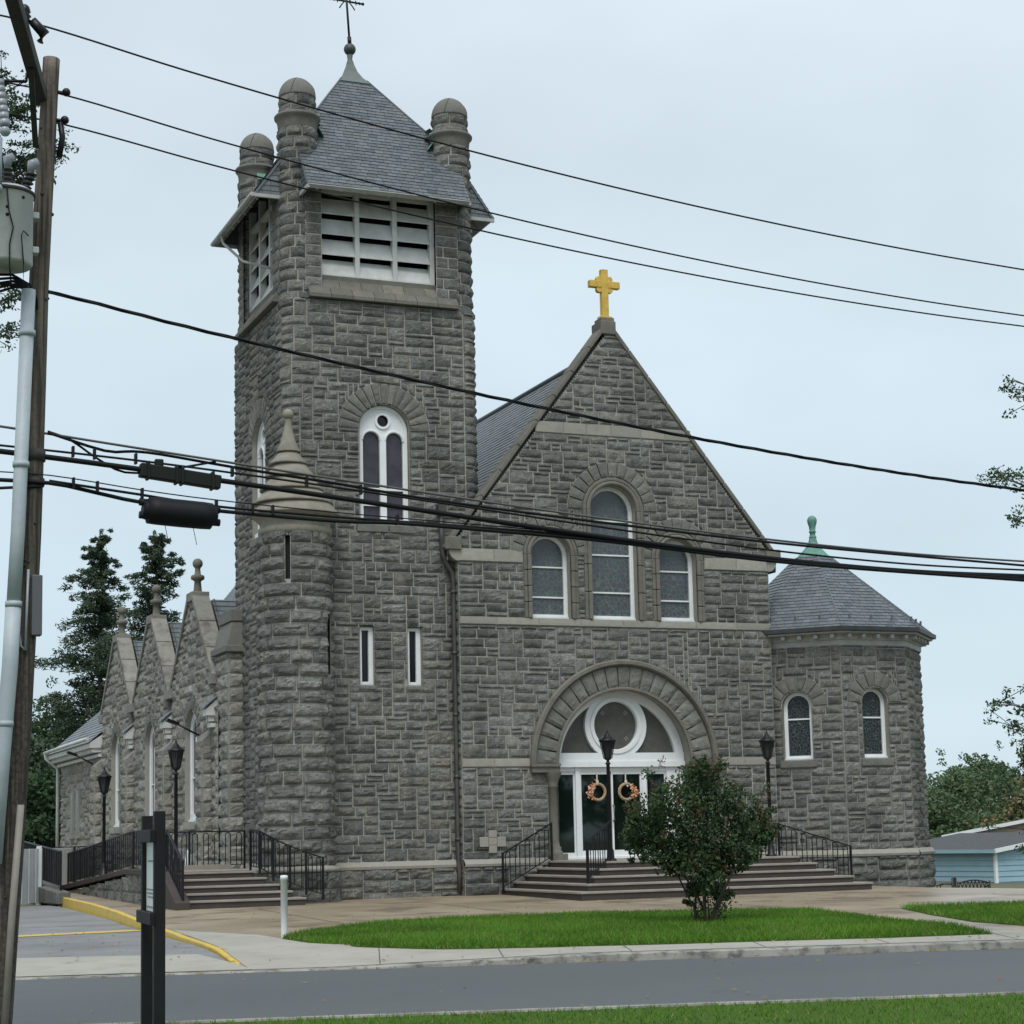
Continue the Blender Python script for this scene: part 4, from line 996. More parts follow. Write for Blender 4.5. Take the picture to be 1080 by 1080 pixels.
mb.tube([(AX-.52, 68.9, 4.95), (AX-.5, 68.9, 4.75), (AX-.12, 68.75, 4.4), (AX-.1, 68.75, 4.2), (AX-.1, 68.75, .4)], .06, 8); obj('aisle_gutter', mb, copper if False else offwhite, church)
# buttresses
def buttress(y0, y1, out, top, cap, name='buttress', x=AX):
    b = MB(); fo = Frame((x-out, 0, 0), (0, -1, 0), (-1, 0, 0)); fn = Frame((0, y0, 0), (1, 0, 0), (0, -1, 0))
    masonry(b, fo, -y1, -y0, .2, top, RNG, courses=2, unit=.17, amp=.075, wr=(.5, .8)); masonry(b, fn, x-out, x, .2, top, RNG, courses=2, unit=.17, amp=.06, wr=(.3, .6))
    b.box((x-out, y1-.03, .2), (x, y1, top))
    o = obj(name, b, [aisle_granite, mortar], church)
    c = MB()
    if cap:
        c.box((x-out-.12, y0-.12, top), (x, y1+.1, top+.16)); c.add([(x-out-.06, y0-.06, top+.16), (x, y0-.06, top+.16), (x, y1+.05, top+.16), (x-out-.06, y1+.05, top+.16), (x-out+.1, y0+.03, top+.75), (x, y0+.03, top+.75), (x, y1, top+.75), (x-out+.1, y1, top+.75)], [(0, 1, 5, 4), (3, 0, 4, 7), (4, 5, 6, 7), (2, 3, 7, 6)])
        c.box((x-out+.06, y0, top+.75), (x, y1+.02, top+1.05))
    else: c.add([(x-out-.02, y0-.02, top-.02), (x, y0-.02, top-.02), (x, y0-.02, top+.4), (x-out-.02, y0-.02, top+.1), (x-out-.02, y1+.02, top-.02), (x, y1+.02, top-.02), (x, y1+.02, top+.4), (x-out-.02, y1+.02, top+.1)], [(0, 1, 2, 3), (4, 0, 3, 7), (3, 2, 6, 7), (5, 4, 7, 6)])
    obj('buttress_cap', c, ringstone if cap else aisle_granite, o, bevel=.02)
buttress(44.25, 45.5, .38, 6.15, True, x=TX0)
for y in (45.55, 50.05, 55.2, 60.35): buttress(y, y+.6, .27, 4.0, False)
# rear slit windows
mb = MB()
for y in (64.6, 65.7): mb.fbox(FA, -y-.3, -y+.3, 1.9, 3.5, -.02, .1, m=0); mb.fbox(FA, -y-.19, -y+.19, 2.0, 3.4, .1, .106, m=1)
obj('rear_window', mb, [dressed, etched], church)
# ================================================================== ground, street, paving
asphalt = material('asphalt', (.076, .083, .087), .7, var=[(.5, (.062, .068, .072), .7), (5, (.066, .072, .075), .5), (60, (.135, .145, .15), .6)], stain=[(2.2, (.045, .048, .05), .62, .75, .6), (.25, (.095, .1, .1), .5, .7, .5)], bump=(140, .35, .004), spec=.35)
old_asphalt = material('worn_asphalt', (.2, .2, .2), .8, var=[(1.1, (.13, .13, .135), .6), (70, (.3, .3, .3), .5)], stain=(.5, (.11, .11, .115), .5, .7, .6), bump=(90, .4, .006), spec=.3)
concrete = material('sidewalk_concrete', (.34, .325, .28), .8, var=[(1.3, (.25, .235, .2), .6), (60, (.4, .385, .34), .35)], stain=(2.6, (.16, .15, .13), .58, .75, .6), bump=(70, .25, .003), spec=.35)
plaza_m = material('damp_plaza_concrete', (.345, .28, .195), .4, var=[(.4, (.2, .152, .095), .9), (40, (.38, .33, .26), .3)], stain=[(.7, (.115, .088, .06), .5, .62, .75), (2.4, (.34, .3, .245), .58, .75, .6)], bump=(60, .2, .003), spec=.4)
curbm = material('kerb_concrete', (.33, .32, .28), .85, var=(2, (.22, .21, .185), .7), stain=[(1.5, (.08, .077, .07), .46, .64, .7), (6, (.055, .052, .048), .52, .66, .75)], bump=(50, .5, .008))
yellow = material('yellow_kerb_paint', (.62, .42, .045), .6, var=(3, (.48, .35, .1), .7), stain=[(4, (.26, .23, .16), .56, .68, .85), (14, (.3, .27, .2), .6, .7, .7)], bump=(40, .3, .004))
dirt = material('soil_and_thatch', (.05, .10, .015), .95, var=(5, (.07, .10, .03), .6), spec=.05)
grass_m = material('grass_blades', (.07, .16, .02), .6, tone=((.05, .135, .016), (.14, .31, .035), (.28, .28, .10)), translucent=.35, spec=.08)
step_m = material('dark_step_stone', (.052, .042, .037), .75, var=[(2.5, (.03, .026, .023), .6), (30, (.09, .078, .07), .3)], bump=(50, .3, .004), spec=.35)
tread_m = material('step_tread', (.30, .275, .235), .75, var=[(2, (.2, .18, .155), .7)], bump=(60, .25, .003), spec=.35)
terrain_m = material('rough_ground', (.09, .095, .05), .95, var=(.6, (.13, .12, .08), .6))

def sN(x, y): return NS[0]*x+NS[1]*y
def road_pt(t, s):      # t along the road, s across it
    return (.968*t+.251*s, -.251*t+.968*s)
# one sheet of land to the horizon; it drops behind the church on the right
def terrain(x, y):
    s = sN(x, y); z = -.05
    if s > 25: z = G(x, y)-.16
    q = (x-24.6)*.94+(y-36.3)*.335
    if s > 25 and y < 60: z -= min(1.1, .25*max(0, q+.6))
    elif x > 23.5: z -= 1.1
    if s < 17.0: z = .05
    return min(z, .6)
mb = MB(); xs = np.concatenate([np.linspace(-900, -60, 12), np.linspace(-50, 90, 57), np.linspace(110, 900, 12)]); ys = np.concatenate([np.linspace(-500, -40, 8), np.linspace(-30, 110, 71), np.linspace(140, 1500, 14)])
V = []
for y in ys:
    for x in xs:
        s = sN(x, y); z = terrain(x, y)
        if 16.4 < s < 25.4: z = -.12
        V.append((x, y, z))
nx = len(xs); mb.add(V, [(j*nx+i, j*nx+i+1, (j+1)*nx+i+1, (j+1)*nx+i) for j in range(len(ys)-1) for i in range(nx-1)], smooth=True)
struct('ground', mb, terrain_m)
NK = 16.93
def strip(name, mat, t0, t1, prof, n=60, jitter=0):
    """profile in (s, z) swept along the road"""
    mb = MB(); T = np.linspace(t0, t1, n+1); L = len(prof); V = []
    for t in T:
        for s, z in prof: x, y = road_pt(t, s); V.append((x, y, z))
    mb.add(V, [(i*L+j, (i+1)*L+j, (i+1)*L+j+1, i*L+j+1) for i in range(n) for j in range(L-1)])
    return struct(name, mb, mat)
strip('road', asphalt, -120, 160, [(NK-.02, 0.0), (20.5, .03), (22.5, .03), (24.62, 0.0)])
strip('near_kerb', curbm, -120, 160, [(NK+.01, -.05), (NK, .11), (NK-.03, .125), (NK-.2, .13), (NK-.22, .05)], n=200)
# far kerb: full height in front of the lawn, dropped at the driveway and at the right
def kerb_h(t):
    if t < 1.0: return .02
    if t < 4.3: return .02+.08*(t-1.0)/3.3
    if t > 12.6: return .02
    if t > 10.3: return .10-.08*(t-10.3)/2.3
    return .10
mb = MB(); T = np.linspace(-60, 120, 400); V = []
for t in T:
    h = kerb_h(t)
    for s, z in ((24.58, -.06), (24.60, h-.015), (24.63, h), (24.80, h+.004), (24.81, -.05)): x, y = road_pt(t, s); V.append((x, y, z))
mb.add(V, [(i*5+j, (i+1)*5+j, (i+1)*5+j+1, i*5+j+1) for i in range(399) for j in range(4)]); struct('far_kerb', mb, curbm)
def rel_t(x, y): return .968*x-.251*y
def pave_z(x, y, off=0.0):
    """paved surface, blended down to the dropped kerbs"""
    s = sN(x, y); k = min(1, max(0, (s-24.8)/2.4)); return (1-k)*(kerb_h(rel_t(x, y))+.004)+k*(G(x, y))+off
def sheet(name, mat, poly, off, step=.5, zf=pave_z, kind='structure', edge=0.0):
    """triangulated sheet following the paving, clipped to a polygon"""
    import bmesh
    from mathutils.geometry import delaunay_2d_cdt
    P = [Vector(p) for p in poly]; n = len(P); pts = []
    for i in range(n):
        a, b = P[i], P[(i+1) % n]; k = max(1, int((b-a).length/step))
        pts += [a+(b-a)*j/k for j in range(k)]
    m = len(pts); xs = [p.x for p in pts]; ys = [p.y for p in pts]; inner = []
    x = min(xs)
    while x < max(xs):
        y = min(ys)
        while y < max(ys):
            if inside(x, y, poly): inner.append(Vector((x, y)))
            y += step
        x += step
    r = delaunay_2d_cdt(pts+inner, [(i, (i+1) % m) for i in range(m)], [], 1, 1e-4)
    mb = MB(); mb.add([(p.x, p.y, zf(p.x, p.y, off)) for p in r[0]], [list(f) for f in r[2]])
    if edge:
        B = [(p.x, p.y, zf(p.x, p.y, off)) for p in pts]; B2 = [(a, b, c-edge) for a, b, c in B]
        mb.add(B+B2, [(i, (i+1) % m, m+(i+1) % m, m+i) for i in range(m)])
    # make all faces look up
    o = obj(name, mb, mat); bm = bmesh.new(); bm.from_mesh(o.data)
    for f in bm.faces:
        if abs(f.normal.z) > .3 and f.normal.z < 0: f.normal_flip()
    bm.to_mesh(o.data); bm.free(); o['kind'] = kind
    return o
def inside(x, y, poly):
    r = False; n = len(poly); j = n-1
    for i in range(n):
        xi, yi = poly[i][:2]; xj, yj = poly[j][:2]
        if (yi > y) != (yj > y) and x < (xj-xi)*(y-yi)/(yj-yi)+xi: r = not r
        j = i
    return r
YC = [(6.08, 24.0), (6.23, 24.9), (6.47, 27.86), (6.67, 31.49), (6.91, 34.9), (7.12, 38.1), (7.22, 41.4), (7.3, 46.3)]
# plaza with the walks round the lawn
def walk_band(s0, s1, t0, t1): return [road_pt(t0, s0), road_pt(t1, s0), road_pt(t1, s1), road_pt(t0, s1)]
pl = [(6.02, 24.02)]+[(x+.03, y) for x, y in YC[1:]]+[(7.3, 62), (10.5, 66), (10.5, 44.5), (23.5, 44.5), (24.0, 37.9), (24.35, 35.4), (25.3, 33.4), (26.2, 30.5), (26.5, 24.6), road_pt(22, 24.81), road_pt(18, 24.81), road_pt(12, 24.81), road_pt(6, 24.81), road_pt(2, 24.81)]
sheet('plaza', plaza_m, pl, 0.0, .6)
# sidewalk along the kerb
sw = [road_pt(-.05, 24.805), road_pt(6, 24.805), road_pt(12, 24.805), road_pt(30, 24.805), (30, 20.0), (22.5, 22.2), (15.41, 23.0), (13.34, 24.0), (10.28, 25.0), (8.9, 25.6), (7.7, 26.6), (7.6, 29.0), (6.75, 31.4), (6.5, 27.86), (6.25, 24.9)]
sheet('sidewalk', concrete, sw, .005, .5)
# expansion joints as narrow dark grooves
jm = material('joint_sealant', (.07, .065, .055), .9)
mb = MB()
def joint(p, q, w=.014):
    p = np.array(p); q = np.array(q); d = (q-p)/np.linalg.norm(q-p); n_ = np.array([-d[1], d[0]])*w/2; k = max(2, int(np.linalg.norm(q-p)/.4))
    pts = [p+(q-p)*i/k for i in range(k+1)]; V = []
    for c in pts:
        for s in (-1, 1): x, y = c+n_*s; V.append((x, y, pave_z(x, y, .0075)))
    mb.add(V, [(2*i, 2*i+1, 2*i+3, 2*i+2) if False else (2*i, 2*i+2, 2*i+3, 2*i+1) for i in range(k)])
for t in (1.6, 3.2, 4.9, 6.7, 8.4, 10.2, 12.0, 14.0, 16.0): a = road_pt(t, 24.83); b = road_pt(t+.1, 26.2 if t > 2 else 26.6); joint(a, b)
for y in (33.3, 35.4): joint((8.2, y), (22, y-.6))
for x in (9.6, 13.2, 16.9, 20.6): joint((x, 31.2), (x+.2, 37.5), .02)
joint((16.2, 30.0), (16.4, 35.4), .02); joint((18.2, 28.4), (23.8, 31.3)); joint((7.2, 36.8), (16, 36.6), .02)
struct('paving_joint', mb, jm)
# driveway on the left, at road level, with a concrete apron
def drive_z(x, y, off=0.0):
    s = sN(x, y); k = min(1, max(0, (s-24.8)/2.0)); return (1-k)*.026+k*(G(x, y)-.035-.1*min(1, max(0, (s-28)/9)))+off
dv = [(x-.12, y) for x, y in YC[1:]]; dv = [(-14, 30.2), (-14, 54), (2.5, 54), (6.0, 46.5)]+[(7.16, 46.3)]+dv[::-1][1:]+[(5.9, 25.9)]
sheet('driveway', old_asphalt, dv, 0.0, .8, zf=drive_z)
apn = [road_pt(-20, 24.805), road_pt(-8, 24.805), (6.2, 23.97), (6.14, 24.9), (5.95, 26.0), (3.0, 27.0), (-14, 31.2)]
sheet('driveway_apron', concrete, apn, .006, .7, zf=drive_z)
mb = MB()
for p, q, w in (((-1.0, 31.9), (6.62, 33.55), .3),):
    p = np.array(p); q = np.array(q); d = (q-p)/np.linalg.norm(q-p); n_ = np.array([-d[1], d[0]])*w; k = 30; V = []
    for i in range(k+1):
        for s in (-1, 1): x, y = p+(q-p)*i/k+n_*s; V.append((x, y, drive_z(x, y, .008)))
    mb.add(V, [(2*i, 2*i+2, 2*i+3, 2*i+1) for i in range(k)])
struct('painted_line', mb, yellow)
# sealed cracks and a patch seam in the road and driveway
mb = MB(); rk = np.random.RandomState(14)
def crack(p, q, zf, w=.022, amp=.12):
    p = np.array(p, float); q = np.array(q, float); k = max(4, int(np.linalg.norm(q-p)/.12)); d = (q-p)/np.linalg.norm(q-p); n_ = np.array([-d[1], d[0]]); o = np.cumsum(rk.normal(0, .03, k+1)); o -= np.linspace(o[0], o[-1], k+1); V = []
    for i in range(k+1):
        c = p+(q-p)*i/k+n_*o[i]*amp/.12; ww = w*rk.uniform(.5, 1.2)/2
        for s in (-1, 1): x, y = c+n_*ww*s; V.append((x, y, zf(x, y)))
    mb.add(V, [(2*i, 2*i+2, 2*i+3, 2*i+1) for i in range(k)])
rz = lambda x, y: .004+.03*min(1, max(0, (sN(x, y)-NK)/3.5))*min(1, max(0, (24.62-sN(x, y))/2.1))
dz = lambda x, y: drive_z(x, y, .006)
crack((3.2, 27.4), (4.4, 36), dz, .03); crack((2.0, 37), (6.9, 36.2), dz, .035)
struct('sealed_crack', mb, material('crack_sealant', (.035, .035, .036), .6))
# yellow kerb between driveway and walk
mb = MB(); K = []
for i in range(len(YC)-1):
    a, b = np.array(YC[i]), np.array(YC[i+1]); k = max(1, int(np.linalg.norm(b-a)/.4))
    K += [tuple(a+(b-a)*j/k) for j in range(k)]
K.append(YC[-1]); V = []
for i, (x, y) in enumerate(K):
    rise = min(.06, max(0, (y-34)*.008))-.012*(y < 30); zt = pave_z(x, y, .01+rise); zb = drive_z(x, y, -.05)
    for dx, z in ((-.06, zb), (-.052, zt-.015), (-.038, zt), (.038, zt), (.042, zt-.08)): V.append((x+dx, y, z))
mb.add(V, [(i*5+j, i*5+j+1, i*5+6+j, i*5+5+j) for i in range(len(K)-1) for j in range(4)]); tag(obj('yellow_kerb', mb, yellow), 'yellow painted kerb curving along the driveway beside the walk', 'kerb')

# lawns
L1 = [(7.62, 27.8), (8.5, 29.2), (10.0, 30.5), (11.6, 30.95), (13.53, 30.6), (16.07, 29.85), (17.3, 28.9), (17.05, 27.0), (16.75, 25.42), (16.6, 23.4), (16.35, 22.35), (14.8, 22.65), (13.5, 23.05), (11.9, 23.45), (10.42, 23.95), (9.0, 24.7), (8.1, 25.6), (7.7, 26.6)]
L1 = [(x, y) for x, y in L1]
L2 = [(18.98, 28.57), (21.43, 28.45), (24.5, 27.9), (25.6, 27.0), (25.6, 20.5), (22, 21.3), (17.6, 23.0), (17.5, 24.4), (18.2, 26.6)]
for L, nm in ((L1, 'lawn'), (L2, 'lawn')): sheet(nm, dirt, L, .009, .6)
vg = [road_pt(-14, NK-.2), road_pt(30, NK-.2), road_pt(30, 8), road_pt(-14, 8)]
sheet('verge', dirt, vg, 0, 1.0, zf=lambda x, y, off: .112)
def blades(poly, n, h, w, zf, rng, keep=None):
    x0, x1 = min(p[0] for p in poly), max(p[0] for p in poly); y0, y1 = min(p[1] for p in poly), max(p[1] for p in poly)
    N = n*3; x = rng.uniform(x0, x1, N); y = rng.uniform(y0, y1, N); P = np.array(poly)
    c = np.zeros(N, bool); j = len(P)-1
    for i in range(len(P)):
        xi, yi = P[i]; xj, yj = P[j]
        with np.errstate(divide='ignore', invalid='ignore'): c ^= ((yi > y) != (yj > y)) & (x < (xj-xi)*(y-yi)/(yj-yi+1e-12)+xi)
        j = i
    if keep is not None: c &= keep(x, y)
    x, y = x[c][:n], y[c][:n]; n = len(x); z = np.array([zf(a, b) for a, b in zip(x, y)])
    patch = vnoise(x*1.1, y*1.1); a = rng.uniform(0, 2*PI, n); hh = h*rng.uniform(.45, 1.15, n)*(.75+.5*patch); ln = rng.normal(0, .5, (n, 2))*hh[:, None]
    ca, sa = np.cos(a)*w/2, np.sin(a)*w/2
    A = np.stack([x-ca, y-sa, z], 1); B = np.stack([x+ca, y+sa, z], 1); T = np.stack([x+ln[:, 0], y+ln[:, 1], z+hh], 1)
    V = np.stack([A, B, T], 1).reshape(-1, 3); tn = np.stack([np.clip(rng.normal(.45, .22, n)+.7*(patch-.5)+.6*(vnoise(x*.35+9, y*.35)-.5), 0, 1), np.where(rng.rand(n) < .05+.12*(vnoise(x*2.3, y*2.3+5) > .68), .85, .12*rng.rand(n))], 1)
    return V, np.arange(3*n).reshape(-1, 3), np.repeat(tn, 3, 0)
rg = np.random.RandomState(4); mb = MB()
for L, n in ((L1, 90000), (L2, 40000)): v, f, t = blades(L, n, .085, .016, lambda a, b: pave_z(a, b, .015), rg); mb.add(v, f, tone=t)
v, f, t = blades(vg, 120000, .05, .012, lambda a, b: .11, rg, keep=lambda x, y: (sN(x, y) > 14.2) & (rel_t(x, y) > -4) & (rel_t(x, y) < 12)); mb.add(v, f, tone=t)
go = obj('grass', mb, grass_m); go['kind'] = 'stuff'
litter_m = material('dead_leaves', (.12, .07, .03), .85, tone=((.05, .035, .02), (.22, .13, .05), (.2, .16, .06)))
mb = MB(); rl = np.random.RandomState(6); V = []; T_ = []; n = 0
while n < 360:
    k = rl.rand()
    if k < .35: x, y = road_pt(rl.uniform(-2, 15), 24.52-abs(rl.normal(0, .12))); z = .012
    elif k < .55: x, y = rl.uniform(2, 6.3), rl.uniform(25.5, 34); z = drive_z(x, y, .012)
    elif k < .75: x, y = rl.uniform(7.5, 24), rl.uniform(30, 36); z = pave_z(x, y, .012)
    elif k < .9: x, y = road_pt(rl.uniform(-1, 15), rl.uniform(24.9, 26)); z = pave_z(x, y, .014)
    else: x, y = road_pt(rl.uniform(-2, 15), rl.uniform(17.2, 24)); z = .035
    if k >= .55 and k < .9 and (inside(x, y, L1) or inside(x, y, L2)): continue
    a = rl.uniform(0, PI); s_ = rl.uniform(.018, .042); d = np.array([math.cos(a), math.sin(a), 0])*s_; e_ = np.array([-math.sin(a), math.cos(a), 0])*s_*.5; c = np.array([x, y, z+.004])
    V += [c-d, c-e_+np.array([0, 0, .012]), c+d+np.array([0, 0, .01]), c+e_]; T_ += [(rl.rand(), rl.rand()*.8)]*4; n += 1
mb.add(V, np.arange(4*n).reshape(-1, 4), tone=np.array(T_)); lt = obj('fallen_leaves', mb, litter_m); lt['kind'] = 'stuff'

# ================================================================== steps
def pyramid_steps(root, x0, x1, y0, y1, z0, n, rise, tread, tl=None, trr=None):
    """n risers wrapping left, front and right up to a landing"""
    tl = tread if tl is None else tl; trr = tread if trr is None else trr
    for i in range(n):
        m = MB(); a0, b0, f0 = x0+tl*i, x1-trr*i, y0+tread*i
        zb = z0+rise*i-(.25 if i == 0 else .0); zt = z0+rise*(i+1)
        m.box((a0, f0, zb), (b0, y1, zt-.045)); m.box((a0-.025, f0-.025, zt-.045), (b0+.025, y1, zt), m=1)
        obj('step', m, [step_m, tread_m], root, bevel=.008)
es = thing('entrance_steps', 'broad dark stone steps below the arched glass doors', 'steps', (19.6, 37.5, .3))
pyramid_steps(es, 16.05, 22.95, 35.6, 40.02, .335, 5, .147, .31, .285, .27)
LZ = .335+5*.147
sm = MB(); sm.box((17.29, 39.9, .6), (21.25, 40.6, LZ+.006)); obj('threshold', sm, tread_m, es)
ss = thing('side_entrance_steps', 'five dark stone steps at the left corner of the tower', 'steps', (10, 39, .3))
SZ = .34; SRi = .14
for i in range(5):
    m = MB(); zt = SZ+SRi*(i+1); zb = zt-SRi-(.25 if i == 0 else 0); f0 = 38.55+.3*i
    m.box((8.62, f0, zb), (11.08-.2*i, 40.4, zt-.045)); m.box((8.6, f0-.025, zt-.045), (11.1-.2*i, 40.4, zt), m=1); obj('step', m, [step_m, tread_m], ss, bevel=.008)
SLZ = SZ+5*SRi
m = MB(); m.box((8.3, 39.8, .2), (11.2, 43.4, SLZ-.06)); m.box((8.26, 39.77, SLZ-.06), (11.3, 43.45, SLZ), m=1); obj('landing', m, [granite, tread_m], ss, bevel=.008)
m = MB(); P = [(8.61, 38.3, .2), (8.61, 40.0, .2), (8.61, 40.0, SLZ+.03), (8.61, 39.75, SLZ+.03), (8.61, 38.3, .46)]; m.prism(P, (-.3, 0, 0)); obj('side_wall', m, step_m, ss, bevel=.01)
m = MB(); m.box((9.5, 43.0, SLZ), (10.6, 43.35, SLZ+.11)); obj('kerb_stone', m, tread_m, ss)
# ramp behind the landing with a stone wall
rw = thing('ramp_wall', 'low stone wall with sloping cap beside the ramp at the side entrance', 'wall', (8.4, 46, .3))
m = MB(); fo = Frame((8.3, 0, 0), (0, -1, 0), (-1, 0, 0)); rr_ = np.random.RandomState(2)
cz = lambda y: SLZ-.05-max(0, y-43.4)*.058
masonry(m, fo, -52.5, -39.9, .25, SLZ, rr_, dom=lambda v: (np.maximum(-43.4-np.maximum(0, (SLZ-.12-v)/.058), -52.5), np.full(np.shape(v), -39.9)), amp=.04, unit=.16)
m.box((8.33, 40, .2), (8.55, 46, .8)); obj('stone_face', m, [granite, mortar], rw)
m = MB(); m.beam((8.42, 39.9, SLZ-.0), (8.42, 43.4, SLZ-.0), .36, .12); m.beam((8.42, 43.4, SLZ-.0), (8.42, 52.5, .53), .36, .12); obj('cap', m, step_m, rw, bevel=.015)
mb = MB(); mb.add([(8.45, 43.4, SLZ-.02), (10.6, 43.4, SLZ-.02), (10.6, 53, .5), (8.45, 53, .5)], [(0, 1, 2, 3)]); struct('ramp', mb, concrete)

# ================================================================== railings
def railing(label, pts, h=.86, hoop=True, sp=.12, end_h=None, group='black iron railings'):
    """pts: base line (x, y, z) of the rail; hooped balusters between posts"""
    P = [np.array(p, float) for p in pts]; t = thing('iron_railing', label, 'railing', tuple(P[0]), group)
    up = np.array([0, 0, 1.])
    for p in P: m = MB(); m.beam(p-up*.02, p+up*(h+.02), .042); obj('post', m, black_iron, t)
    m = MB()
    for a, b in zip(P[:-1], P[1:]): m.beam(a+up*h, b+up*h, .045, .028)
    obj('handrail', m, black_iron, t); m = MB()
    for a, b in zip(P[:-1], P[1:]):
        m.beam(a+up*.1, b+up*.1, .03, .018); L = np.linalg.norm((b-a)[:2]); n = max(2, int(round(L/sp/2))*2)
        for i in range(0, n, 2):
            q0 = a+(b-a)*((i+.55)/n); q1 = a+(b-a)*((i+1.45)/n); r = np.linalg.norm((q1-q0)[:2])/2
            if hoop:
                arc = [q0+up*.1]+[(q0+q1)/2*(1)+ (q0-q1)/2*math.cos(w)+up*(h-.03-r+r*math.sin(w)) for w in np.linspace(0, PI, 7)]+[q1+up*.1]; m.tube(arc, .0115, 5, cap=False)
            else:
                m.beam(q0+up*.1, q0+up*h, .017); m.beam(q1+up*.1, q1+up*h, .017)
    obj('balusters', m, black_iron, t); return t
zst = lambda k: .335+.147*k
railing('black iron railing on the left edge of the entrance steps, against the wall', [(17.2, 39.75, zst(5)), (16.0, 39.75, .42)], h=.84)
railing('black iron railing at the front lamp post, left of the dark shrub', [(17.38, 37.0, zst(5)), (16.47, 36.22, zst(2)-.0)], h=.84)
railing('long black iron railing going down the right side of the entrance steps by the apse', [(22.2, 39.2, .99), (22.6, 38.9, .95), (23.9, 37.9, .40)], h=.84)
railing('curved black iron railing going down round the foot of the turret', [(10.29, 40.0, SLZ), (10.39, 39.6, SLZ-.04), (10.60, 39.28, SLZ-.2), (10.9, 39.06, SLZ-.36), (11.22, 38.96, SLZ-.5), (11.58, 38.93, .42)], h=.86)
railing('black iron railing across the back of the side landing', [(8.75, 43.2, SLZ), (9.7, 43.25, SLZ), (11.0, 43.3, SLZ)], h=.86)
railing('short black iron railing sloping down the left edge of the side steps', [(8.5, 40.0, SLZ+.02), (8.48, 38.4, .42)], h=.86, hoop=False, sp=.11)
railing('dense black iron railing on top of the ramp wall', [(8.45, 40.1, SLZ+.05), (8.45, 43.4, SLZ+.05), (8.45, 48.5, .8), (8.45, 52.4, .58)], h=.86, hoop=False, sp=.125)
railing('black iron railing on the low wall beside the yellow kerb, far left', [(7.25, 46.0, .62), (6.95, 51.5, .95)], h=.9, hoop=False, sp=.1)
railing('tall hooped black iron railing closing the walk in front of the rear aisle', [(8.3, 56.0, .52), (9.3, 56.5, .52), (10.5, 57.0, .52)], h=1.1)
lw = MB(); P = [(7.42, 45.6, .3), (6.9, 52.0, .3), (6.9, 52.0, .95), (7.42, 45.6, .58)]; lw.prism(P, (-.34, -.03, 0)); tag(obj('retaining_wall', lw, granite, bevel=.02), 'low rough wall rising behind the yellow kerb at the far left', 'wall')

# ================================================================== lamp posts
lamp_glass = material('lantern_glass', (.03, .033, .035), .12, spec=.6)
def lamp_post(label, loc, H):
    t = thing('lamp_post', label, 'lamp post', loc, 'black lantern lamp posts'); x, y, z = loc
    m = MB(); m.lathe([(.13, z), (.13, z+.03), (.085, z+.06), (.075, z+.22), (.055, z+.26), (.045, z+.3)], (x, y, 0), 16); obj('base', m, black_iron, t)
    m = MB(); m.lathe([(.043, z+.28), (.038, z+H-.75), (.055, z+H-.74), (.055, z+H-.71), (.035, z+H-.7), (.03, z+H-.66), (.065, z+H-.64), (.075, z+H-.62)], (x, y, 0), 14); obj('pole', m, black_iron, t)
    zb, zt = z+H-.62, z+H-.24; rb, rt = .085, .165; A = [PI/6+i*PI/3 for i in range(6)]
    m = MB()
    for a in A: m.beam((x+rb*math.cos(a), y+rb*math.sin(a), zb), (x+rt*math.cos(a), y+rt*math.sin(a), zt), .018)
    for i in range(6):
        a, b = A[i], A[(i+1) % 6]
        for r, zz in ((rb, zb+.01), (rt, zt-.01)): m.beam((x+r*math.cos(a), y+r*math.sin(a), zz), (x+r*math.cos(b), y+r*math.sin(b), zz), .016, .022)
        for f in (.33, .66):        # scroll bars
            p = np.array([x+(rb*math.cos(a)*(1-f)+rb*math.cos(b)*f), y+(rb*math.sin(a)*(1-f)+rb*math.sin(b)*f), zb]); q = np.array([x+(rt*math.cos(a)*(1-f)+rt*math.cos(b)*f), y+(rt*math.sin(a)*(1-f)+rt*math.sin(b)*f), zt]); m.beam(p+(q-p)*.55, q, .008)
    obj('lantern_cage', m, black_iron, t)
    m = MB(); m.lathe([(rb-.012, zb+.01), (rt-.012, zt)], (x, y, 0), 6, smooth=False); m.V[-1][:] = m.V[-1]
    v = m.V[-1]; c = np.array([x, y]); ca, sa = math.cos(PI/6), math.sin(PI/6); d = v[:, :2]-c; v[:, 0] = c[0]+d[:, 0]*ca-d[:, 1]*sa; v[:, 1] = c[1]+d[:, 0]*sa+d[:, 1]*ca
    obj('lantern_glass', m, lamp_glass, t)
    m = MB(); m.lathe([(.19, zt-.005), (.195, zt+.012), (.13, zt+.045), (.075, zt+.1), (.035, zt+.16), (.02, zt+.175), (.028, zt+.19), (.012, zt+.215), (.004, zt+.26)], (x, y, 0), 12); obj('lantern_roof', m, black_iron, t)
    return t
lamp_post('black lantern lamp post standing in front of the wreathed glass doors', (17.42, 37.1, LZ), 2.80)
lamp_post('black lantern lamp post near the apse, right of the dark shrub', (21.5, 37.36, LZ), 2.80)
lamp_post('black lantern lamp post on the side landing, right of the pair', (8.72, 40.15, SLZ), 2.80)
lamp_post('black lantern lamp post by the ramp, left of the pair at the side', (8.42, 46.9, .92), 2.62)

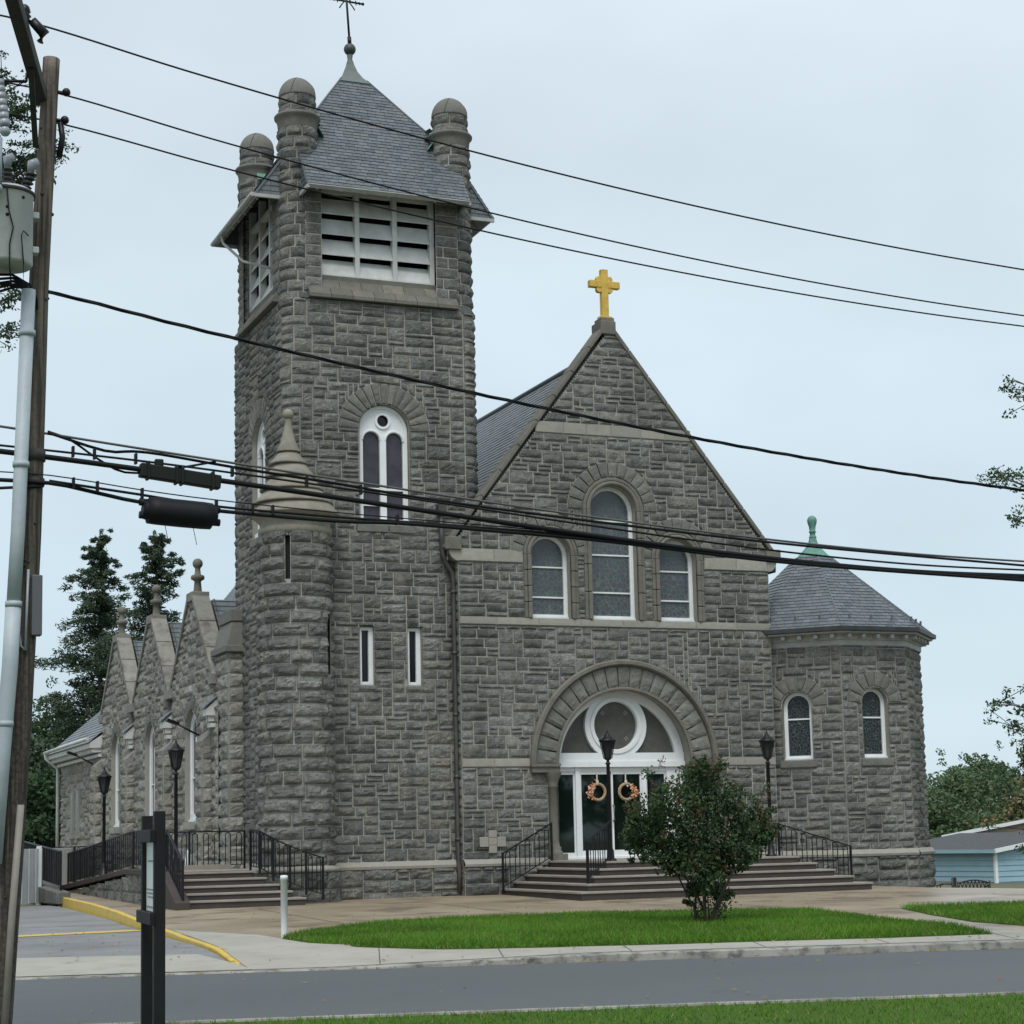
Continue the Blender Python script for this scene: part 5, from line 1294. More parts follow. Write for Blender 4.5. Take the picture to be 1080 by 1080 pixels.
# ================================================================== wreaths, bollard, pipes
straw = material('straw', (.42, .31, .19), .9, var=(22, (.26, .18, .1), .7), bump=(60, .6, .01))
flower = material('dried_flowers', (.5, .15, .06), .8, tone=((.35, .03, .03), (.75, .38, .14), (.75, .55, .45)))
ribbon = material('pale_ribbon', (.6, .58, .5), .7)
for i, (xw, sgn, lab) in enumerate(((18.70, -1, 'straw wreath with red and orange flowers on its left side, on the left door'), (19.44, 1, 'straw wreath with red and orange flowers on its right side, on the right door'))):
    yw = FY+.42-.055; zw = 2.62; t = thing('door_wreath', lab, 'wreath', (xw, yw, zw), 'straw wreaths on the doors')
    m = MB(); rw_ = np.random.RandomState(30+i); k = 40; A = np.linspace(0, 2*PI, k+1)
    for j in range(3):
        m.tube([(xw+(.185+.012*math.sin(5*a+j*2))*math.cos(a), yw-.02+.015*math.cos(5*a+j*2), zw+(.185+.012*math.sin(5*a+j*2))*math.sin(a)) for a in A], .026, 7, cap=False)
    obj('straw_ring', m, straw, t)
    m = MB()
    for j in range(90):
        a = (PI if sgn < 0 else 0)+rw_.normal(0, .5)-sgn*.25*(-1); r = .19+rw_.normal(0, .035); c = (xw+r*math.cos(a)+sgn*.03, yw-.05-rw_.rand()*.04, zw+r*math.sin(a)-.03)
        m.ball(c, rw_.uniform(.012, .028), 6, 4, tone=(rw_.rand(), .9 if rw_.rand() < .25 else 0), smooth=True)
    obj('flower_cluster', m, flower, t)
    m = MB(); m.box((xw-.015, yw+.01, zw+.2), (xw+.015, yw+.02, 3.08)); m.box((xw-.03, yw-.01, zw+.2), (xw+.03, yw+.015, zw+.27)); obj('ribbon', m, ribbon, t)
m = MB(); bx, by = 7.76, 28.15; bz = pave_z(bx, by); m.lathe([(.052, bz-.02), (.052, bz+.86), (.058, bz+.86), (.058, bz+.915), (.05, bz+.925), (.002, bz+.93)], (bx, by, 0), 16)
tag(obj('white_post', m, white), 'short round white plastic post at the tip of the lawn', 'post')
m = MB(); m.lathe([(.07, SLZ), (.07, SLZ+.25), (.05, SLZ+.3), (.05, SLZ+.42), (.002, SLZ+.45)], (9.75, 43.6, 0), 12); tag(obj('vent_pipe', m, white), 'white vent pipe behind the railing of the side landing', 'pipe')
# floodlight arms on the buttresses
for lab, (x, y, z) in (('black floodlight bracket on the buttress by the nearest side window', (10.3, 45.75, 4.35)), ('black floodlight bracket on the buttress beyond the farthest side window', (10.3, 60.5, 4.3))):
    t = thing('floodlight', lab, 'floodlight', (x, y, z), 'floodlights on the side buttresses'); m = MB(); m.tube([(x+.2, y, z-.1), (x, y, z), (x-.35, y-.05, z+.18)], .025, 6); obj('bracket', m, black_iron, t)
    m = MB(); m.beam((x-.32, y-.06, z+.17), (x-.62, y-.1, z+.27), .16, .07); obj('lamp_head', m, black_iron, t)
# ================================================================== notice sign seen edge-on in the near verge
sign_black = material('black_painted_wood', (.006, .007, .008), .6, var=(6, (.014, .014, .015), .6), bump=(30, .2, .003), spec=.25)
panel_m = material('sign_panel', (.72, .74, .74), .5); ink = material('faded_ink', (.25, .25, .27), .8)
na, fb_ = at(168.5, 15.2), at(155.8, 15.9); t = thing('notice_sign', 'white notice panel seen edge-on between two black wooden posts by the street', 'sign', tuple((na+fb_)/2))
u = (fb_-na).normalized(); nrm = Vector((-u.y, u.x, 0))
if nrm.dot(RIGHT) > 0: nrm = -nrm
for p, z1 in ((na, 1.895), (fb_, 1.87)):
    m = MB(); m.beam((p.x, p.y, -.05), (p.x, p.y, z1), .088, .088, up=(u.x, u.y, 0)); obj('post', m, sign_black, t, bevel=.006)
for z0, z1 in ((1.65, 1.75), (1.0, 1.1)):
    m = MB(); a, b = na-u*.06+nrm*.06, fb_+u*.06+nrm*.06; m.beam((a.x, a.y, (z0+z1)/2), (b.x, b.y, (z0+z1)/2), .04, z1-z0); obj('cross_rail', m, sign_black, t, bevel=.005)
m = MB(); a, b = na+u*.05, fb_-u*.05; m.beam((a.x, a.y, 1.375), (b.x, b.y, 1.375), .02, .56); obj('panel', m, panel_m, t)
m = MB(); rs_ = np.random.RandomState(3)
for z in (1.5, 1.27, 1.24, 1.21, 1.13):
    x = .08
    while x < .55:
        w = rs_.uniform(.03, .09); a = na+u*(x+.05)+nrm*.0125; b = na+u*(x+w+.05)+nrm*.0125; m = MB(); m.beam((a.x, a.y, z), (b.x, b.y, z), .002, .013); obj('faded_mark', m, ink, t); x += w+.03


# ================================================================== utility pole, transformer, wires
def wood_grain(m, t, b, noise, mix, rng, col):
    N, Lk = t.nodes, t.links; g = N.new('ShaderNodeNewGeometry'); mp_ = N.new('ShaderNodeMapping'); mp_.inputs['Scale'].default_value = (38, 38, 1.1); Lk.new(g.outputs['Position'], mp_.inputs[0])
    n1 = N.new('ShaderNodeTexNoise'); n1.inputs['Scale'].default_value = 1; n1.inputs['Detail'].default_value = 5; Lk.new(mp_.outputs[0], n1.inputs['Vector'])
    c = mix(rng(n1.outputs[0], .48, .62, 0, .8), col, (.018, .014, .012)); Lk.new(mix(rng(n1.outputs[0], .3, .42, .45, 0), c, (.24, .2, .16)), b.inputs['Base Color'])
    bp = N.new('ShaderNodeBump'); bp.inputs['Strength'].default_value = .7; bp.inputs['Distance'].default_value = .012; Lk.new(n1.outputs[0], bp.inputs['Height']); Lk.new(bp.outputs[0], b.inputs['Normal'])
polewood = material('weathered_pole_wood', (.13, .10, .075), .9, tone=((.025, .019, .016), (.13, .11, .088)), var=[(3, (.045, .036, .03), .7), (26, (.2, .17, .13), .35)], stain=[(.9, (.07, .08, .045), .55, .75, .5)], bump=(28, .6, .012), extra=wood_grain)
arm_m = material('dark_arm_timber', (.03, .028, .026), .85, var=(8, (.06, .055, .05), .6), bump=(30, .4, .006))
galv = material('grey_conduit_plastic', (.40, .46, .49), .55, var=[(1.5, (.3, .35, .38), .7), (12, (.33, .36, .37), .5)], stain=(5, (.2, .21, .2), .64, .8, .6), bump=(20, .08, .002))
tank_m = material('transformer_paint', (.52, .53, .53), .5, var=(3, (.38, .39, .39), .7), stain=[(7, (.22, .17, .12), .62, .78, .6), (1.8, (.3, .31, .3), .5, .75, .5)], bump=(12, .1, .003))
porcelain = material('grey_porcelain', (.30, .33, .36), .3)
PW = [(2.545, 17.1, 8.87), (2.455, 17.1, 6.78), (2.40, 17.1, 4.43), (2.32, 17.1, 2.6), (2.18, 17.1, .2), (2.14, 17.1, -.5)]
up_ = thing('utility_pole', 'leaning weathered wooden utility pole with a dark crossarm and grey conduit, left foreground', 'utility pole', (2.15, 17.1, .1))
from mathutils import geometry as _g
def interp(z):
    for (x0, y0, z0), (x1, y1, z1) in zip(PW[:-1], PW[1:]):
        if z1 <= z <= z0: k = (z-z1)/(z0-z1); return np.array([x1+(x0-x1)*k, y1, z])
    return np.array(PW[0] if z > 5 else PW[-1])
m = MB(); zs = np.linspace(8.87, -.5, 70); P = np.array([interp(z) for z in zs]); r = np.interp(zs, [-.5, 4, 8.87], [.12, .1, .076])*(1+.03*vnoise(zs*2, zs*0))
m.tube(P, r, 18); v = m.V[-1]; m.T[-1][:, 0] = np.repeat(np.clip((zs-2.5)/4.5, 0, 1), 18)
for i in range(len(zs)):
    c = P[i]; d = v[i*18:(i+1)*18]-c; a = np.arange(18); v[i*18:(i+1)*18] = c+d*(1+.05*(vnoise(a*1.3, np.full(18, zs[i]*.7))-.5)[:, None])
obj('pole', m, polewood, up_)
n3 = np.array([.251, .968, 0]); base = interp(8.5)+np.array([-.09, -.06, 0])
m = MB(); m.beam(base+n3*.15, base-n3*2.3, .11, .13); obj('crossarm', m, arm_m, up_, bevel=.01)
m = MB(); m.beam(interp(8.0)+np.array([-.1, -.02, 0]), base-n3*.75-np.array([0, 0, .07]), .05, .03); obj('arm_brace', m, arm_m, up_)
def insulator(p, h=.16, r=.055, mat=None, ax=(0, 0, 1)):
    m = MB(); m.lathe([(.02, 0), (r, .02), (r*.6, .035), (r, .06), (r*.6, .075), (r*.9, .1), (r*.7, h-.02), (.02, h)], p, 12); return m
ipos = base-n3*1.38
for p in (ipos+np.array([.02, 0, .07]), ): obj('insulator', insulator(p), black_iron, up_)
m = MB(); m.tube([ipos+np.array([.08, 0, .1]), ipos+np.array([.18, 0, .0]), ipos+np.array([.15, 0, -.08])], [.04, .048, .03], 10); obj('insulator', m, black_iron, up_)
for z in (8.55, 8.28):
    p = interp(z); m = MB(); m.tube([p+np.array([.05, -.02, 0]), p+np.array([.16, -.02, .0])], .018, 6); m.ball(p+np.array([.15, -.02, .01]), .04, 10, 6); 
    if z < 8.4: m.tube([p+np.array([.11, -.02, -.02]), p+np.array([.13, -.02, -.16]), p+np.array([.1, -.02, -.36])], .028, 8)
    obj('insulator', m, black_iron, up_)
# conduit: wide plastic guard with straps and a thinner pipe near the ground
m = MB(); CZ = [(2.34, 16.93, 6.6), (2.27, 16.93, 4.4), (2.215, 16.93, 3.2), (2.15, 16.93, 2.5)]
m.tube(CZ[:2]+[(2.238, 16.93, 3.72)], .062, 12); m.tube([(2.238, 16.93, 3.72), (2.215, 16.93, 3.2), (2.165, 16.93, 2.5), (2.10, 16.93, 1.5)], .07, 12); obj('conduit', m, galv, up_)
for z, xc in ((6.2, 2.33), (5.0, 2.29), (3.75, 2.24), (2.7, 2.18)):
    m = MB(); m.tube([(xc, 16.93, z-.025), (xc, 16.93, z+.025)], .074, 12); obj('conduit_strap', m, galv, up_)
m = MB(); m.tube([(2.33, 17.0, 2.0), (2.26, 16.98, 1.0), (2.2, 16.97, -.1)], .032, 10); obj('ground_pipe', m, galv if False else material('grey_brown_pipe', (.25, .23, .2), .7, var=(5, (.17, .15, .13), .7)), up_)
m = MB(); p = interp(3.75); m.box((p[0]+.03, p[1]-.16, 3.48), (p[0]+.12, p[1]-.05, 4.02)); obj('meter_box', m, material('grey_box', (.09, .095, .1), .6), up_, bevel=.01)
m = MB(); m.tube([p+np.array([-.0, -.12, .32]), p+np.array([-.02, -.13, -.4])], .013, 6); m.tube([p+np.array([-.02, -.13, -.4]), p+np.array([-.06, -.13, -.36]), p+np.array([-.06, -.13, -.25])], .01, 5); obj('ground_wire', m, porcelain, up_)
rs_ = np.random.RandomState(8)
for q in range(14):
    z = rs_.uniform(1.0, 8.3); a = rs_.uniform(-PI*.9, -.1); c = interp(z); rr = np.interp(z, [0, 8.87], [.115, .077]); m = MB(); m.ball((c[0]+rr*math.cos(a), c[1]+rr*math.sin(a), z), rs_.uniform(.01, .02), 6, 4); obj('bolt', m, arm_m, up_)
for zz, h in ((5.12, .1), (4.88, .06)):
    m = MB(); c = interp(zz); m.tube([c+np.array([0, 0, -h/2]), c+np.array([0, 0, h/2])], .112, 16); obj('cable_clamp', m, arm_m, up_)
# fuse cutouts hanging off the arm
for dx, dz, lean in ((-.30, -.42, .06), (-.30, -.95, .0)):
    m = MB(); p0 = base-n3*.55+np.array([dx, 0, dz+.28]); p1 = p0+np.array([lean, 0, -.42]); 
    if lean:
        for k in range(7): a = p0+(p1-p0)*k/7; m.tube([a, p0+(p1-p0)*(k+.95)/7], [.05, .042], 10)
    else: m.tube([p0, p1], .04, 10)
    m.tube([p0+np.array([0, 0, .04]), p0+np.array([-.08, 0, .08])], .015, 5); m.ball(p1+np.array([0, 0, -.04]), .05, 8, 5)
    obj('fuse_cutout', m, porcelain, up_)
m = MB(); p = base-n3*.55+np.array([-.06, 0, -.12]); m.tube([p, p+np.array([-.22, 0, -.02])], .014, 6); m.tube([p+np.array([0, 0, .08]), p], .012, 5); obj('cutout_bracket', m, black_iron, up_)
tx, ty, tr_ = 2.12, 16.82, .235
tt = thing('transformer', 'grey cylindrical transformer tank bolted to the pole below the crossarm', 'transformer', (tx, ty, 6.76))
m = MB(); m.lathe([(.001, 6.78), (tr_-.02, 6.76), (tr_, 6.79), (tr_, 7.40), (tr_+.012, 7.41), (tr_+.012, 7.44), (tr_-.03, 7.47), (.001, 7.5)], (tx, ty, 0), 36); obj('tank', m, tank_m, tt)
m = MB(); m.lathe([(tr_+.004, 7.405), (tr_+.02, 7.41), (tr_+.02, 7.435), (tr_+.004, 7.445)], (tx, ty, 0), 36); obj('lid_band', m, arm_m, tt)
for dx, dy, ln_ in ((-.0, -.06, 0), (.15, .0, .06)):
    m = MB()
    for k in range(5): m.lathe([(.028, 7.46+.042*k), (.058, 7.465+.042*k), (.03, 7.49+.042*k), (.028, 7.5+.042*k)], (tx+dx+ln_*k*.25, ty+dy, 0), 14, m=0)
    m.tube([(tx+dx+ln_, ty+dy, 7.66), (tx+dx+ln_*1.2, ty+dy, 7.74), (tx+dx+ln_*1.2+.05, ty+dy, 7.77)], [.03, .045, .035], 10, m=1); obj('bushing', m, [gutterm, porcelain], tt)
for z in (7.25, 6.93):
    m = MB(); m.box((tx+tr_-.03, ty-.05, z-.03), (tx+tr_+.05, ty+.06, z+.03)); obj('mounting_bracket', m, tank_m, tt, bevel=.008)
m = MB()
m.tube([(tx-.03, ty-tr_-.01, 7.44), (tx-.01, ty-tr_-.02, 7.2), (tx+.03, ty-tr_-.02, 7.05), (tx+.0, ty-tr_-.02, 6.9), (tx+.0, ty-tr_-.03, 6.7), (tx+.03, ty-.2, 6.5)], .007, 5)
m.tube([(tx+.17, ty-tr_+.03, 7.0), (tx+.12, ty-tr_-.01, 7.03), (tx+.1, ty-tr_-.02, 6.98), (tx+.13, ty-.2, 6.75), (tx+.13, ty-.2, 6.55)], .006, 5)
for x, z in ((-.02, 7.24), (-.02, 7.17), (.12, 7.35)): m.ball((tx+x, ty-math.sqrt(tr_**2-x*x), z), .016, 8, 5)
obj('lead_wire', m, rubber, tt)
m = MB(); rs_ = np.random.RandomState(12)
for k in range(5):
    m.tube([(1.6, 17.0, 6.62-.04*k), (1.95, 16.98, 6.72-.05*k), (2.2, 16.97, 6.74-.03*k), (2.36, 16.98, 6.66), (2.42, 16.98, 6.52-.02*k)], .013, 6)
tag(obj('jumper_cables', m, rubber), 'looped black jumper cables below the transformer beside the pole', 'cable')

def smooth_path(P, n=90):
    """Catmull-Rom through the points, extended past the last one to the next pole and, if asked, to the left"""
    P = np.array(P, float); Q = np.vstack([2*P[0]-P[1], P, 2*P[-1]-P[-2]]); out = []
    for i in range(len(P)-1):
        p0, p1, p2, p3 = Q[i:i+4]; k = max(3, int(np.linalg.norm(p2-p1)/.18))
        for t in np.linspace(0, 1, k, endpoint=False): out.append(.5*((2*p1)+(-p0+p2)*t+(2*p0-5*p1+4*p2-p3)*t*t+(-p0+3*p1-3*p2+p3)*t**3))
    out.append(P[-1]); return np.array(out)
def wire(name, label, pts, r, cat='wire', group='overhead wires', mat=None, ext=True, left=None, clamps=(), twist=0, fit=0):
    P = np.array(pts, float)
    if fit:
        x = np.linspace(P[0, 0], P[-1, 0], 9); P = np.stack([x, np.polyval(np.polyfit(P[:, 0], P[:, 1], 1), x), np.polyval(np.polyfit(P[:, 0], P[:, 2], fit), x)], 1)
    P = [tuple(p) for p in P]
    if ext:
        a = np.array(P[-1]); b_ = np.array(P[-2]); sl = (a[2]-b_[2])/(a[0]-b_[0]); P += [tuple(a+np.array([q, q*.046, sl*q+.0045*q*q])) for q in (1.5, 3, 5, 7, 9, 12, 16)]
    if left is not None: P = [tuple(np.array(left)+(np.array(P[0])-np.array(left))*k/10-np.array([0, 0, .12*math.sin(PI*k/10)*0])) for k in range(10)]+P
    S = smooth_path(P); m = MB()
    if twist:
        T = np.cumsum(np.r_[0, np.linalg.norm(np.diff(S, axis=0), axis=1)])
        for k in range(twist): m.tube(S+np.stack([0*T, r*1.1*np.cos(T*5+k*2*PI/twist), r*1.1*np.sin(T*5+k*2*PI/twist)], 1), r, 6)
    else: m.tube(S, r, 7)
    for c in clamps:
        i = int(np.argmin(abs(S[:, 0]-c))); p = S[i]; m.box((p[0]-.012, p[1]-.03, p[2]-.035), (p[0]+.01, p[1]+.03, p[2]+.06))
    return tag(obj(name, m, mat or rubber), label, cat, group)
wire('overhead_wire', 'thin bare overhead wire, highest of all, from the tip of the crossarm', [(2.18,15.75,8.6),(3.55,15.81,8.38),(5.15,15.89,8.16),(6.87,15.97,7.93),(9.62,16.09,7.73),(12.75,16.24,7.57)], .0085, left=(-7, 15.3, 9.0), fit=2)
wire('overhead_wire', 'thin overhead wire second from the top, crossing the belfry louvres', [(2.62,17.11,8.55),(3.86,17.17,8.36),(5.58,17.25,8.1),(7.44,17.33,7.88),(10.42,17.47,7.66),(13.8,17.62,7.52)], .0085, left=(-7, 16.6, 8.95), fit=2)
wire('overhead_wire', 'thin overhead wire third from the top, just under the second', [(2.69,17.21,8.3),(3.88,17.26,8.13),(5.61,17.34,7.89),(7.48,17.43,7.71),(10.47,17.57,7.54),(13.87,17.72,7.42)], .0085, left=(-7, 16.7, 8.7), fit=2)
wire('service_cable', 'twisted black service cable alone below the belfry, crossing the nave gable', [(2.45,17.0,6.64),(2.91,17.12,6.58),(3.8,17.16,6.46),(4.78,17.21,6.29),(6.35,17.28,6.09),(8.01,17.36,5.88),(9.39,17.42,5.75),(10.56,17.48,5.65),(12.06,17.54,5.54),(13.35,17.6,5.46)], .0095, 'cable', twist=3, left=(-7, 16.6, 6.95), fit=3)
A1 = [(1.88,17.0,5.35),(2.55,17.0,5.35),(3.59,17.16,5.24),(4.3,17.19,5.16),(5.25,17.23,5.07),(6.33,17.28,4.97),(8.18,17.37,4.84),(10.52,17.47,4.71),(13.59,17.62,4.62)]
lift = lambda L, dz, dy=0: [(x, y+dy, z+dz) for x, y, z in L]
wire('telecom_cable', 'grey-black cable, upper strand of the upper bundle past the turret cap', A1, .012, 'cable', fit=3, left=(-7, 16.6, 5.6), mat=material('worn_cable', (.09, .09, .09), .45))
wire('telecom_cable', 'black cable sagging in a loop right of the pole, then in the upper bundle', [(2.54,17.05,5.33),(3.06,17.13,5.21),(3.32,17.14,5.22),(3.59,17.16,5.21),(4.3,17.19,5.13),(5.25,17.23,5.04),(6.33,17.28,4.93),(8.18,17.37,4.80),(10.51,17.47,4.67),(13.58,17.61,4.57)], .014, 'cable')
wire('telecom_cable', 'short drooping cable loop between the pole and the upper bundle', [(2.54,17.05,5.34),(2.75,17.12,5.29),(3.0,17.13,5.13),(3.25,17.14,5.02),(3.6,17.15,5.06),(4.1,17.16,5.17)], .011, 'cable', ext=False)
wire('telecom_cable', 'thick black cable of the middle bundle, carrying the long green-black splice case', [(1.88,17.0,5.13),(2.55,17.0,5.13),(3.36,17.14,5.055),(4.12,17.18,4.99),(5.25,17.23,4.9),(6.33,17.28,4.79),(8.17,17.37,4.65),(10.51,17.47,4.50),(13.58,17.61,4.45)], .026, 'cable', fit=3, left=(-7, 16.6, 5.35))
wire('telecom_cable', 'thin strand wire above the thick middle cable', [(1.88,17.0,5.19),(2.54,17.0,5.18),(2.97,17.13,5.15),(4.12,17.18,5.09),(5.25,17.23,5.0),(6.33,17.28,4.89),(8.17,17.37,4.745),(10.51,17.47,4.59),(13.58,17.61,4.52)], .011, 'cable', fit=3, clamps=(2.75, 3.0, 3.25, 4.3, 4.9, 5.6), left=(-7, 16.6, 5.4))
wire('telecom_cable', 'thick black cable of the lowest bundle, carrying the fat black splice closure', [(1.88,17.0,4.87),(2.55,17.0,4.86),(2.97,17.13,4.82),(3.41,17.15,4.75),(4.1,17.18,4.71),(5.25,17.23,4.67),(5.93,17.26,4.68),(6.73,17.3,4.66),(8.17,17.37,4.61),(10.5,17.47,4.47),(13.57,17.61,4.40)], .019, 'cable', left=(-7, 16.6, 5.1))
wire('telecom_cable', 'black cable just above the fat splice closure in the lowest bundle', [(2.55,17.0,4.88),(3.41,17.15,4.82),(4.11,17.18,4.75),(5.25,17.23,4.71),(6.33,17.28,4.69),(8.17,17.37,4.64),(10.51,17.47,4.49),(13.57,17.61,4.425)], .013, 'cable', clamps=(2.8, 3.0, 3.4, 4.15, 4.45, 4.75, 5.9))
wire('telecom_cable', 'thin wire on top of the lowest bundle', [(1.88,17.0,4.94),(2.55,17.0,4.93),(3.41,17.15,4.865),(4.11,17.18,4.81),(5.25,17.23,4.755),(6.33,17.28,4.72),(8.17,17.37,4.665)], .006, 'wire', ext=False)
wire('telecom_cable', 'short cable stub left of the pole, lowest there', [(2.5,17.0,4.83),(2.2,17.0,4.80),(1.8,17.0,4.77),(1,16.96,4.76),(0,16.9,4.76),(-2,16.8,4.78)], .014, 'cable', ext=False)
closure_m = material('closure_plastic', (.006, .007, .0095), .6, var=(4, (.012, .013, .015), .5), bump=(8, .2, .01), spec=.25)
m = MB(); c0_, c1_ = np.array([3.41, 17.14, 4.70]), np.array([4.11, 17.17, 4.665]); ax = (c1_-c0_)
prof_ = [(0, .06), (.03, .095), (.07, .1), (.08, .135), (.2, .14), (.5, .142), (.8, .14), (.92, .135), (.93, .1), (.97, .095), (1, .06)]
m.tube([c0_+ax*t_-np.array([0, 0, .02]) for t_, r in prof_], [r for t_, r in prof_], 16); m.V[-1][:, 2] = 4.675+(m.V[-1][:, 2]-4.675)*.92
for t_ in (.02, .98):
    for dz in (.05, -.07): m.tube([c0_+ax*(t_-.06)+np.array([0, 0, dz]), c0_+ax*(t_+.06)+np.array([0, 0, dz])], .035, 8)
for t_ in (.3, .68): m.tube([c0_+ax*t_+np.array([0, 0, -.14]), c0_+ax*(t_+.02)+np.array([.02, 0, -.3])], .003, 4)
tag(obj('splice_closure', m, closure_m), 'fat black cable splice closure hanging on the lowest cable bundle', 'splice closure')
m = MB(); c0_, c1_ = np.array([3.38, 17.12, 5.045]), np.array([4.14, 17.16, 4.97]); m.beam(c0_, c1_, .1, .13)
for t_ in (.1, .45, .52, .9): p = c0_+(c1_-c0_)*t_; m.box((p[0]-.015, p[1]-.065, p[2]-.08), (p[0]+.015, p[1]+.065, p[2]+.09))
p = c0_+(c1_-c0_)*.25; m.box((p[0]-.05, p[1]-.03, p[2]+.06), (p[0]+.03, p[1]+.03, p[2]+.13))
tag(obj('splice_case', m, material('dark_green_plastic', (.009, .012, .009), .6, spec=.25), bevel=.012), 'long flat green-black splice case on the middle cable bundle', 'splice case')

# ================================================================== trees
def leafmat(name, dark, light, alt, tl=.25): return material(name, light, .65, tone=(dark, light, alt), translucent=tl, spec=.3)
leaf_myrtle = leafmat('dark_glossy_leaves', (.016, .038, .016), (.085, .14, .052), (.16, .075, .045))
leaf_pine = leafmat('pine_needles', (.028, .05, .03), (.085, .13, .07), (.1, .1, .05), .15)
leaf_far = leafmat('hazed_far_leaves', (.05, .09, .042), (.145, .21, .10), (.25, .18, .09))  # leaf colours paled and greyed to carry some distance haze
leaf_oak = leafmat('oak_leaves', (.02, .05, .02), (.07, .13, .05), (.12, .11, .05))
bark = material('bark', (.07, .058, .045), .95, var=(9, (.04, .034, .028), .7), bump=(25, .6, .02))
def leaves(m, C, R, n, size, rng, flat=0.0, tone=(.45, .2), alt=0.0, asp=.5, shell=.0, droop=0.0):
    """n small leaf faces scattered in a clump of radius R (x, y, z) round C"""
    R = np.array(R if hasattr(R, '__len__') else (R, R, R), float)
    d = rng.normal(size=(n, 3)); d /= np.linalg.norm(d, axis=1)[:, None]; r = rng.rand(n)**(1/(2.2+shell*4)); p = np.array(C)+d*r[:, None]*R
    s = size*rng.uniform(.6, 1.25, n); a = rng.normal(size=(n, 3)); a[:, 2] *= (1-flat); a[:, 2] -= droop; a /= np.linalg.norm(a, axis=1)[:, None]
    b = rng.normal(size=(n, 3)); b -= (b*a).sum(1)[:, None]*a; b /= np.linalg.norm(b, axis=1)[:, None]
    A = p-a*s[:, None]/2; B = p+a*s[:, None]/2; w = b*(s*asp)[:, None]/2
    V = np.stack([A, p-w+0*a, B, p+w], 1).reshape(-1, 3)
    t = np.stack([np.clip(rng.normal(tone[0], tone[1], n), 0, 1), np.where(rng.rand(n) < alt, rng.uniform(.5, 1, n), 0)], 1)
    m.add(V, np.arange(4*n).reshape(-1, 4), tone=np.repeat(t, 4, 0))
# crape myrtle on the lawn
rng = np.random.RandomState(17); bx, by = 14.04, 26.48; bz = pave_z(bx, by)
ct = thing('multi_stem_shrub', 'dark multi-stemmed shrub with reddish seed heads growing in the lawn before the steps', 'shrub', (bx, by, bz)); sc = 29.8/2000
def ppos(px, py, dd): return np.array([bx, by, bz])+np.array(RIGHT)*((px-745)*sc*(.97 if py < 905 else .9))+np.array([0, 0, (975-(905+(py-905)*.86 if py < 905 else py))*sc])+np.array([FWD.x, FWD.y, 0])*dd
clumps = [(692, 852, 24), (680, 878, 20), (715, 838, 26), (735, 822, 24), (748, 808, 18), (762, 832, 26), (785, 848, 24), (800, 862, 18), (795, 884, 20), (770, 880, 30), (745, 865, 34), (720, 880, 28), (705, 902, 22), (735, 898, 22), (765, 898, 22), (788, 900, 15), (690, 898, 14), (676, 890, 12), (815, 872, 12), (728, 918, 13), (758, 918, 13), (742, 910, 20), (712, 912, 14), (776, 912, 15), (745, 932, 13), (762, 940, 10), (733, 938, 9), (745, 842, 28), (710, 862, 24), (672, 862, 10), (742, 797, 10), (810, 880, 10)]
lm = MB(); sm = MB(); tips = []
for i, (px, py, r) in enumerate(clumps):
    dd = rng.uniform(-.45, .45); c = ppos(px, py, dd); R = r*sc; tips.append(c)
    leaves(lm, c, (R*1.2, R*1.2, R), int(60+r*17), .075, rng, tone=(.38, .24), alt=.03, asp=.55)
    for k in range(5):
        q = c+rng.normal(size=3)*R*.75+np.array([0, 0, R*.4]); leaves(lm, q, R*.33, 50, .065, rng, tone=(.5, .22), alt=.05)
    for k in range(3):   # seed heads
        q = c+rng.normal(size=3)*R*.9+np.array([0, 0, R*.75]); leaves(lm, q, (.05, .05, .11), 26, .038, rng, tone=(.5, .2), alt=.9)
for px, py in ((668, 856), (676, 848), (815, 866), (806, 850), (690, 832), (780, 826), (752, 796), (672, 880)):
    c = ppos(px, py, rng.uniform(-.3, .3)); leaves(lm, c, (.1, .1, .13), 40, .05, rng, tone=(.45, .2), alt=.75); tips.append(c)
for px in (752, 735, 765, 770, 758):
    leaves(lm, ppos(px, 955+rng.uniform(-12, 12), rng.uniform(-.2, .2)), (.16, .16, .2), 120, .055, rng, tone=(.45, .2))
obj('foliage', lm, leaf_myrtle, ct)
for k, c in enumerate(tips[:27:3]):
    b = np.array([bx, by, bz])+np.array([rng.normal(0, .05), rng.normal(0, .05), -.05]); mid = b+(c-b)*rng.uniform(.4, .55); mid[:2] = b[:2]+(c-b)[:2]*rng.uniform(.25, .5)+rng.normal(0, .05, 2)
    S = smooth_path([b, mid, c+(c-mid)*.2], 20); sm.tube(S, np.linspace(rng.uniform(.016, .03), .006, len(S))*(1+.15*rng.normal(size=len(S))*0), 7)
obj('stems', sm, bark, ct)
mm = MB(); leaves(mm, (bx, by, bz+.03), (.45, .45, .03), 500, .06, rng, flat=.9, tone=(.3, .2), alt=1.0); obj('mulch', mm, leaf_myrtle, ct)
